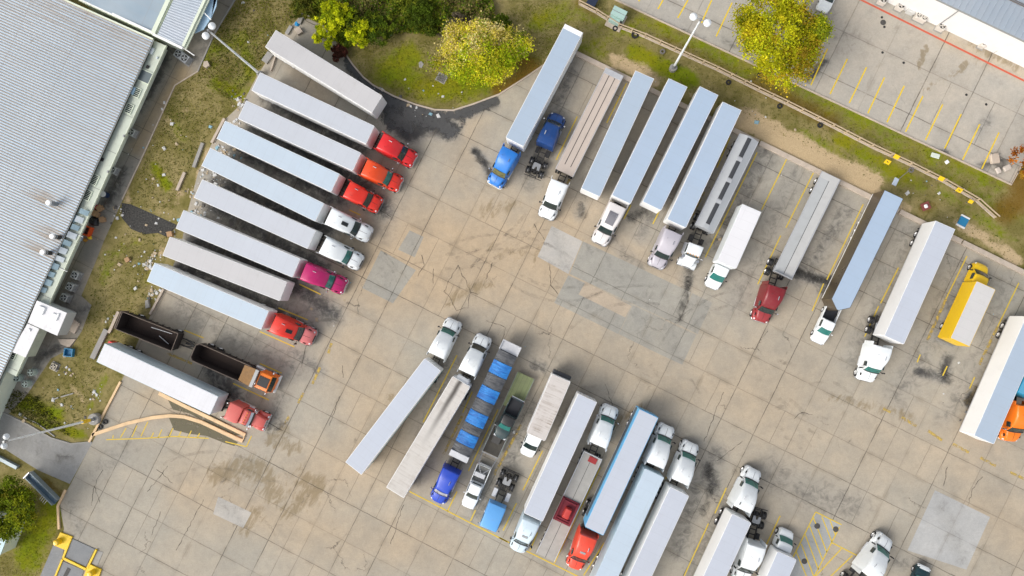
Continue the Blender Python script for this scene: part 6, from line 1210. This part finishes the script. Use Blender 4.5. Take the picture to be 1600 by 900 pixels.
def carton(px, d, rz, lb):
    q = P(px, d); t = thing('cardboard_box', lb, 'box', (q.x, q.y, 0), rz, 'cardboard boxes by the alley'); part('box', MB().box(-d / 2, d / 2, -d / 2.6, d / 2.6, 0, d * .7), CB, t); part('flap', MB().box(-d / 2, d / 2, d / 2.6 + .004, d / 1.7, d * .62, d * .66), CB, t)
carton((153, 325), .75, .6, 'cardboard box next to the red and white sack'); carton((157, 343), .7, .2, 'cardboard box right of the black bag'); carton((146, 334), .8, -.4, 'cardboard box behind the black bag, reddish lid'); carton((263, 366), .7, .2, 'cardboard box between trailers at the gravel end'); carton((197, 406), .6, .5, 'cardboard scrap box lying in the dirt near the row of three air conditioners')
def sack(px, r, m, lb, sq=.8):
    q = P(px, r * .6); mb = MB(); n = 14; vs = []
    for k in range(7):
        ph = k / 6 * PI / 2; 
        for i in range(n): a_ = 2 * PI * i / n; rr_ = r * math.cos(ph) * (1 + .14 * math.sin(3 * a_ + k) + .08 * math.sin(5 * a_)) + .01; vs.append((rr_ * math.cos(a_), rr_ * sq * math.sin(a_), r * .75 * math.sin(ph) * (1 + .1 * math.sin(2 * a_))))
    mb.add(vs, [(k * n + i, k * n + (i + 1) % n, (k + 1) * n + (i + 1) % n, (k + 1) * n + i) for k in range(6) for i in range(n)] + [tuple(range(6 * n, 7 * n))]); return tag(part('sack', mb, m, loc=Vector((q.x, q.y, 0)), rz=rnd.uniform(0, 6), smooth=60), lb, 'sack', 'sacks and bags of rubbish')
sack((146, 322), .5, mat('sack_red', (.55, .03, .06), .6), 'red sack at the top of the junk heap by the wall'); sack((141, 328), .45, WHITE2, 'white sack under the red sack by the wall'); sack((144, 345), .75, mat('bag_black', (.012, .012, .014), .4), 'large black bag above the orange crate'); sack((123, 371), .55, mat('bag_pale_blue', (.5, .6, .7), .5), 'pale blue bag below the orange crate'); sack((139, 371), .32, YELLOW, 'small yellow bag right of the orange crate'); sack((132, 375), .3, mat('bag_ochre', (.45, .22, .02), .7), 'small ochre bag below the orange crate'); sack((464, 36), .4, mat('bag_blue', (.01, .25, .55), .5), 'bright blue bag by the concrete blocks near the bushes'); sack((194, 23), .1, WHITE2, 'tiny white bag on the annex roof') if False else None
q = P((160, 303), 1.0); t = thing('drum', 'dark blue drum with white lid on the wet alley', 'drum', (q.x, q.y, 0)); part('barrel', MB().lathe([(0, .9), (.38, .9), (.40, .6), (.38, .45), (.40, .3), (.38, 0), (0, 0)], n=18), mat('drum_navy', (.02, .04, .09), .5), t); part('lid', MB().lathe([(0, 1.0), (.36, .98), (.40, .9), (.38, .88)], n=18), WHITE2, t)
q = P((106, 551), .5); t = thing('blue_bin', 'open blue plastic bin on the dirt below the cold store', 'bin', (q.x, q.y, 0), -.1)
BP = mat('bin_blue', (.03, .22, .40), .5)
for x0, x1, y0, y1 in ((-.6, .6, -.55, -.45), (-.6, .6, .45, .55), (-.6, -.5, -.447, .447), (.5, .6, -.447, .447)): part('side_panel', MB().box(x0, x1, y0, y1, 0, .5), BP, t)
part('floor_panel', MB().box(-.497, .497, -.445, .445, .02, .12), mat('bin_blue_dark', (.02, .16, .32), .6), t)
q = P((1506, 346), .3); t = thing('blue_mattress', 'blue pad with white edges lying on the sand near the long white trailer', 'mattress', (q.x, q.y, 0), -.5); part('pad', MB().box(-.55, .55, -.55, .55, 0, .25, .05), mat('pad_blue', (.02, .22, .42), .6), t)
for s_ in (-1, 1): part('edge_board', MB().box(-.6, .6, s_ * .68 - .11, s_ * .68 + .11, 0, .2, .02), WHITE2, t)
q = P((1447, 322), .2); t = thing('red_crate', 'small dark red crate with white lump on the sand', 'crate', (q.x, q.y, 0), .4); part('tray', MB().box(-.55, .55, -.5, .5, 0, .22, .03), mat('tray_red_brown', (.22, .06, .05), .8), t); part('lump', MB().box(-.3, .12, -.25, .25, .221, .45, .08), WHITE2, t)
solid('foam_sheet', (1462, 243), (1.1, .6, .12), mat('foam_green_white', (.62, .68, .60), .8), 'pale green foam sheet on the grass strip below the car park kerb', 'foam sheet', -.3)
solid('paper_scrap', (1480, 253), (.5, .45, .08), WHITE2, 'white paper scrap on the grass strip right of the foam sheet', 'scrap', .6)
for px, d, m, lb in (((1556, 247), (1.3, 1.1, .5), CONC, 'large tan boulder in the corner heap of the car park'), ((1575, 262), (1.0, .7, .3), mat('rubble_pale', (.58, .52, .46), .9), 'pale flat rubble piece at the car park corner kerb'), ((1561, 266), (.8, .6, .3), mat('rubble_pale', (.58, .52, .46), .9), 'small pale rubble piece below the corner boulder')): solid('rubble', px, d, m, lb, 'rubble', rnd.uniform(0, 2), .1, .05, 'rubble in the car park corner')
solid('parked_trailer_lid', (1293, 2), (1.6, 1.9, 1.5), WHITE2, 'white boxy car top peeking in beside the yellow tree', 'car', -.47, .12) if False else None
q = P((1294, 1), 1.4); t = thing('parked_car', 'white parked car cut by the top edge beside the yellow tree', 'car', (q.x, q.y, .05), math.atan2(-VX.y, -VX.x))
part('body', MB().loft([rs(-3.2, .75, .65, .35, .8, .12), rs(-2.9, .88, .8, .3, 1.0, .15), rs(.6, .9, .84, .3, .98, .15), rs(1.0, .82, .74, .35, .85, .15), rs(1.15, .6, .5, .4, .7, .1)]), WHITE, t); part('cabin', MB().loft([rs(-2.6, .8, .7, .9, 1.05, .08), rs(-2.0, .8, .62, .9, 1.42, .14), rs(-.9, .8, .62, .9, 1.45, .14), rs(-.1, .8, .72, .9, 1.02, .06)]), WHITE, t); part('windshield', MB().glass(-.92, 1.43, .56, -.12, 1.04, .68, .06), GLASS, t)
for x_ in (-2.3, .3):
    for s_ in (-1, 1): wheel(t, x_, s_ * .8, .32, .2)

# ------------------------------------------------------------------ litter and plants
def attr_mesh(name, V, F, Cc, m, kind=None):
    me = bpy.data.meshes.new(name); me.from_pydata(V.tolist(), [], F); me.update()
    a = me.attributes.new('tint', 'FLOAT_COLOR', 'POINT'); c = np.ones((len(V), 4), np.float32); c[:, :3] = np.clip(Cc, 0, 1); a.data.foreach_set('color', c.ravel()); me.materials.append(None)
    return me
LIT = [((420, 60), 10, 12), ((376, 155), 8, 30), ((372, 195), 10, 30), ((345, 230), 12, 26), ((365, 240), 10, 18), ((325, 275), 14, 30), ((300, 300), 12, 34), ((310, 330), 14, 36), ((268, 366), 12, 20), ((245, 395), 10, 20), ((232, 410), 12, 60), ((238, 455), 8, 30), ((215, 430), 25, 14), ((190, 390), 40, 22), ((230, 280), 40, 30), ((270, 200), 45, 26), ((250, 340), 30, 20), ((185, 330), 8, 26), ((100, 580), 14, 34), ((150, 615), 10, 26), ((60, 640), 40, 24), ((170, 500), 8, 16), ((372, 160), 12, 40), ((350, 245), 14, 40), ((330, 285), 16, 44), ((312, 340), 14, 44), ((232, 415), 9, 50), ((238, 460), 9, 40), ((640, 150), 30, 22), ((700, 160), 40, 20), ((480, 25), 8, 20), ((590, 140), 14, 14), ((1190, 175), 60, 16), ((1450, 300), 50, 20), ((1030, 130), 30, 10), ((400, 20), 40, 14), ((620, 20), 60, 14), ((940, 250), 200, 16), ((1140, 310), 160, 12), ((1500, 600), 60, 16), ((880, 700), 140, 18), ((500, 480), 80, 14), ((120, 640), 30, 20)]
V, F, Cc = [], [], []
for (c_, r_, n_) in LIT:
    for _ in range(int(n_ * .62)):
        q = P((c_[0] + nrs.normal() * r_ * .6, c_[1] + nrs.normal() * r_ * .6)); big_ = nrs.rand() ** 3
        a_, b_, h_ = .06 + .28 * big_, .05 + .20 * big_, .03 + .12 * big_; an = nrs.rand() * 6.3; ca, sa = math.cos(an), math.sin(an); k = len(V)
        for z_, f_ in ((.005, 1), (h_, .75)):
            for x_, y_ in ((-a_, -b_), (a_, -b_ * .8), (a_ * .9, b_), (-a_ * .7, b_)): V.append((q.x + (x_ * ca - y_ * sa) * f_, q.y + (x_ * sa + y_ * ca) * f_, z_ + nrs.rand() * .02 * f_))
        F += [(k + 4, k + 5, k + 6, k + 7), (k, k + 1, k + 5, k + 4), (k + 1, k + 2, k + 6, k + 5), (k + 2, k + 3, k + 7, k + 6), (k + 3, k, k + 4, k + 7)]
        u = nrs.rand(); col = (.60, .60, .59) if u < .55 else (.45, .36, .24) if u < .8 else (.25, .42, .50) if u < .88 else (.12, .11, .10); Cc += [col] * 8
lm = attr_mesh('litter', np.array(V), F, np.array(Cc), None); o = link('litter', lm, attr_mat('litter_mixed')); tag(o, 'scattered white paper and plastic litter on the dirt behind the trailers', 'litter', kind='stuff')

def leaves(centres, radii, cols, size, flat=.55, up=.9, shell=.0):
    """one quad leaf cluster per row"""
    n = len(centres); nrm = nrs.normal(size=(n, 3)); nrm[:, 2] = np.abs(nrm[:, 2]) + up; nrm /= np.linalg.norm(nrm, axis=1)[:, None]
    t1 = np.cross(nrm, nrs.normal(size=(n, 3))); t1 /= np.linalg.norm(t1, axis=1)[:, None]; t2 = np.cross(nrm, t1)
    s = size * (.6 + .8 * nrs.rand(n)); a = t1 * s[:, None]; b = t2 * (s * (.45 + .3 * nrs.rand(n)))[:, None]
    V = np.stack([centres - a, centres + b + nrm * s[:, None] * .12, centres + a, centres - b - nrm * s[:, None] * .1], 1).reshape(-1, 3)
    F = [(4 * i, 4 * i + 1, 4 * i + 2, 4 * i + 3) for i in range(n)]
    return V, F, np.repeat(cols, 4, 0)
def palette(n, pal, w=None, jit=.18):
    pal = np.array(pal); k = nrs.choice(len(pal), n, p=w); return pal[k] * (1 + jit * nrs.normal(size=(n, 1))).clip(.5, 1.6)
LEAF = leaf_mat('leaf')
def crown(c, R, Hc, nclump, per, pal, size, w=None, lump=.35, squash=1.0, hollow=.35, zone=None):
    """leaf positions spread through an uneven crown made of many lobes"""
    cc, col = [], []; pal = np.array(pal); nl = 15; lobes = []
    for k in range(nl):
        d = nrs.normal(size=3); d /= np.linalg.norm(d); d[2] = abs(d[2]) * .9 - .15; rr = .45 + .33 * nrs.rand(); an = 2 * PI * k / nl + nrs.rand() * .3; hh = math.hypot(d[0], d[1]) + .25
        lobes.append((np.array([math.cos(an) * hh * rr, math.sin(an) * hh * rr, d[2] * rr]), .24 + .20 * nrs.rand(), 1 + .16 * nrs.normal(), nrs.choice(len(pal), p=w)))
    lobes.append((np.array([0, 0, .45]), .42, 1.0, 0))
    for _ in range(nclump):
        lc, lr_, lt, lk = lobes[nrs.randint(len(lobes))]
        d = nrs.normal(size=3); d /= np.linalg.norm(d); d[2] = d[2] if d[2] > -.3 else -d[2] * .5
        q0 = lc + d * lr_ * (.55 + .55 * nrs.rand() ** .5); p = np.array([q0[0] * R, q0[1] * R * squash, q0[2] * Hc]); sz = R * (.05 + .07 * nrs.rand())
        k_ = nrs.choice(len(pal), p=w) if nrs.rand() < .5 else lk
        base = pal[k_] if zone is None else pal[zone(p / R)]
        q = p + nrs.normal(size=(per, 3)) * sz * np.array([.85, .85, .6]); cc.append(q); col.append(base * lt * (1 + .18 * nrs.normal(size=(per, 1))).clip(.5, 1.7) * (1 + .16 * nrs.normal()))
    return np.concatenate(cc) + np.array([0, 0, 0]), np.concatenate(col)
def tree(name, label, cat, px, zc, R, Hc, nclump, per, pal, size, w=None, squash=1.0, trunk=.22, group=None, limbs=9, hollow=.35, zone=None):
    q = P(px, zc); t = thing(name, label, cat, (q.x, q.y, 0), 0, group)
    tb = MB(); zt = zc - Hc * .45
    pts = [Vector((0, 0, -.1)), Vector((rnd.uniform(-.1, .1), rnd.uniform(-.1, .1), zt * .5)), Vector((rnd.uniform(-.2, .2), rnd.uniform(-.2, .2), zt)), Vector((rnd.uniform(-.3, .3), rnd.uniform(-.3, .3), zc + Hc * .3))]
    for i in range(3): tb.tube(pts[i], pts[i + 1], trunk * (1 - .25 * i), trunk * (.75 - .25 * i), 8)
    for i in range(limbs):
        a_ = i * 2.4; p0 = pts[1].lerp(pts[2], .5 + .5 * (i % 3) / 2); rr = R * rnd.uniform(.55, .85); p1 = Vector((math.cos(a_) * rr * .55, math.sin(a_) * rr * .55 * squash, zc + rnd.uniform(-.2, .25) * Hc)); p2 = Vector((math.cos(a_ + .3) * rr, math.sin(a_ + .3) * rr * squash, zc + rnd.uniform(-.3, .5) * Hc))
        tb.tube(p0, p1, trunk * .4, trunk * .22, 6); tb.tube(p1, p2, trunk * .22, trunk * .06, 5)
    part('trunk', tb, BARK, t)
    cc, col = crown((q.x, q.y), R, Hc, nclump, per, pal, size, w, squash=squash, hollow=hollow, zone=zone); V, F, C2 = leaves(cc + np.array([0, 0, zc]), None, col, size)
    V[:, 2] = np.maximum(V[:, 2], .05)
    link('crown', attr_mesh('crown', V, F, C2, None), LEAF, t); return t
YG = [(.52, .52, .016), (.40, .45, .016), (.60, .53, .02), (.24, .29, .014), (.52, .37, .03)]
tree('tree', 'large yellow-green round tree at the car park edge', 'tree', (1217, 55), 5.2, 5.05, 3.1, 600, 52, YG, .125, (.34, .26, .18, .14, .08))
tree('tree', 'broad yellow and pale tan blossoming tree on the grass island', 'tree', (752, 84), 3.2, 5.5, 2.2, 480, 46, [(.62, .58, .03), (.38, .50, .015), (.68, .57, .12), (.68, .57, .24), (.20, .27, .012)], .115, None, squash=.72, trunk=.16, zone=lambda p: int(nrs.choice((2, 3, 0, 4), p=(.4, .38, .12, .1))) if p[1] * 1.3 - p[0] * .35 > .08 + .25 * nrs.normal() else int(nrs.choice((0, 1, 4, 2), p=(.44, .3, .2, .06))))
tree('tree', 'olive green tree beside the metal trough at the left edge', 'tree', (18, 795), 3.8, 3.7, 2.2, 330, 46, [(.17, .23, .012), (.30, .33, .015), (.09, .13, .012), (.24, .22, .02)], .12, (.34, .24, .26, .16))
tree('tree', 'orange autumn tree cut by the right edge', 'tree', (1618, 262), 3.0, 2.6, 1.8, 120, 40, [(.50, .17, .015), (.38, .12, .015), (.45, .26, .03)], .12, None)
LIME = [(.48, .54, .012), (.66, .68, .02), (.28, .36, .012)]; DKG = [(.06, .10, .010), (.10, .15, .012), (.16, .20, .015)]
for px, R, Hc, zc, pal, lb in (((524, 24), 2.1, 1.6, 2.4, LIME, 'bright lime shrub, topmost of the lime clumps by the concrete corner'), ((508, 56), 1.5, 1.2, 1.8, LIME, 'lime shrub leaning over the concrete corner beside the trailer'), ((560, 54), 1.6, 1.3, 2.0, LIME, 'brightest lime tuft right of the reddish bush'), ((545, 40), 2.2, 1.5, 1.6, DKG, 'dark green bush between the lime clumps'), ((590, 46), 2.3, 1.3, 1.5, DKG, 'dark feathery fern bush right of the lime clumps'), ((660, 30), 2.2, 1.4, 1.4, [(.09, .14, .012), (.06, .09, .01)], 'mid green bush in the middle of the thicket edge'), ((530, 82), 1.0, .7, .8, [(.10, .035, .025), (.07, .03, .02)], 'small reddish brown bush at the kerb start'), ((716, 40), 1.7, 1.1, 1.2, [(.16, .13, .09), (.11, .10, .06)], 'grey-brown dry bush beside the blossoming tree'), ((782, 40), 1.4, 1.0, 1.2, [(.12, .18, .012), (.08, .12, .01)], 'fresh green bush above the blossoming tree'), ((472, 12), 1.5, 1.0, 1.0, [(.09, .11, .015), (.14, .14, .02)], 'low olive bush at the top left of the thicket')):
    tree('shrub', lb, 'shrub', px, zc, R, Hc, 110, 44, pal, .10, None, trunk=.06, group='shrubs round the grass island', limbs=5, hollow=.15)
# thicket and weeds: uncountable growth
def growth(name, label, regions, m, pal_default):
    Vs, Fs, Cs, off = [], [], [], 0
    for poly, n_, h_, sz, pal in regions:
        pw = np.array([P(p_)[:2] for p_ in poly]); lo, hi = pw.min(0), pw.max(0); pt = lo + (hi - lo) * nrs.rand(n_ * 3, 2); ins = np.zeros(len(pt), bool)
        for i in range(len(pw)):
            (x0, y0), (x1, y1) = pw[i], pw[(i + 1) % len(pw)]; ins ^= ((y0 > pt[:, 1]) != (y1 > pt[:, 1])) & (pt[:, 0] < (x1 - x0) * (pt[:, 1] - y0) / (y1 - y0 + 1e-12) + x0)
        pt = pt[ins][:n_]; n = len(pt)
        lump = .5 + .5 * np.sin(pt[:, 0] * 1.3 + 2 * np.sin(pt[:, 1] * .7)) * np.sin(pt[:, 1] * 1.1 + 1.7 * np.sin(pt[:, 0] * .5)); lump2 = .5 + .5 * np.sin(pt[:, 0] * .45 + pt[:, 1] * .3)
        keep = nrs.rand(n) < (.55 + .45 * lump); pt, lump, lump2 = pt[keep], lump[keep], lump2[keep]; n = len(pt)
        z_ = h_ * (.15 + .85 * lump) * nrs.rand(n) ** .6 + .03; pal_ = np.array(pal); k = ((lump2 + .35 * nrs.normal(size=n)) * len(pal_)).astype(int).clip(0, len(pal_) - 1)
        col = pal_[k] * (1 + .22 * nrs.normal(size=(n, 1))).clip(.4, 1.8); V, F, C2 = leaves(np.column_stack([pt, z_]), None, col, sz)
        Vs.append(V); Fs += [tuple(i + off for i in f_) for f_ in F]; Cs.append(C2); off += len(V)
    V = np.concatenate(Vs); V[:, 2] = np.maximum(V[:, 2], .02)
    o = link(name, attr_mesh(name, V, Fs, np.concatenate(Cs), None), m); return tag(o, label, 'vegetation', kind='stuff')
OL = [(.19, .22, .02), (.085, .15, .012), (.24, .26, .025), (.16, .25, .015), (.10, .17, .02), (.24, .21, .07)]
growth('undergrowth', 'tangled thicket of mixed bushes along the top of the grass island',
       [([(470, -60), (760, -60), (775, 30), (745, 55), (700, 58), (640, 52), (570, 62), (540, 78), (505, 40), (475, 22)], 46000, 1.7, .16, OL), ([(640, 20), (740, 20), (735, 58), (690, 62)], 4000, 1.3, .12, [(.17, .15, .10), (.13, .11, .07), (.10, .10, .04)])], LEAF, OL)
GW = [(.08, .11, .010), (.14, .15, .014), (.21, .18, .04), (.25, .20, .07), (.14, .16, .012)]
GB = [(.14, .16, .010), (.18, .19, .012), (.10, .13, .010), (.20, .18, .03)]
growth('grass', 'rough grass and weeds on the dirt and the grass strips',
       [([(400, -40), (470, -40), (470, 22), (430, 60), (405, 110), (360, 160), (310, 115), (345, 40)], 7000, .30, .09, GW), ([(310, 115), (375, 160), (350, 185), (320, 220), (270, 330), (200, 320), (235, 230), (275, 140)], 3600, .18, .08, GW), ([(200, 360), (270, 370), (230, 420), (235, 470), (150, 600), (120, 690), (40, 640), (130, 540), (150, 420)], 3400, .16, .08, GW), ([(0, 600), (60, 620), (110, 680), (60, 665), (0, 635)], 2600, .3, .09, [(.05, .055, .012), (.09, .10, .014)]),
        ([(545, 85), (575, 66), (700, 62), (760, 30), (890, -30), (900, 60), (850, 98), (780, 140), (700, 168), (620, 148), (570, 118)], 11000, .07, .06, GB), ([(890, 0), (960, 45), (1000, 65), (1110, 115), (1240, 175), (1380, 245), (1540, 340), (1600, 420), (1500, 370), (1400, 300), (1180, 190), (1000, 110), (905, 80)], 8000, .10, .07, GW), ([(950, 0), (1579, 292), (1600, 400), (1550, 335), (1400, 245), (1180, 135), (930, 10)], 8000, .07, .06, [(.10, .09, .012), (.12, .10, .015), (.13, .085, .02), (.07, .075, .012)]), ([(0, 740), (90, 790), (95, 830), (60, 900), (0, 900)], 3500, .07, .06, GB)], LEAF, GW)
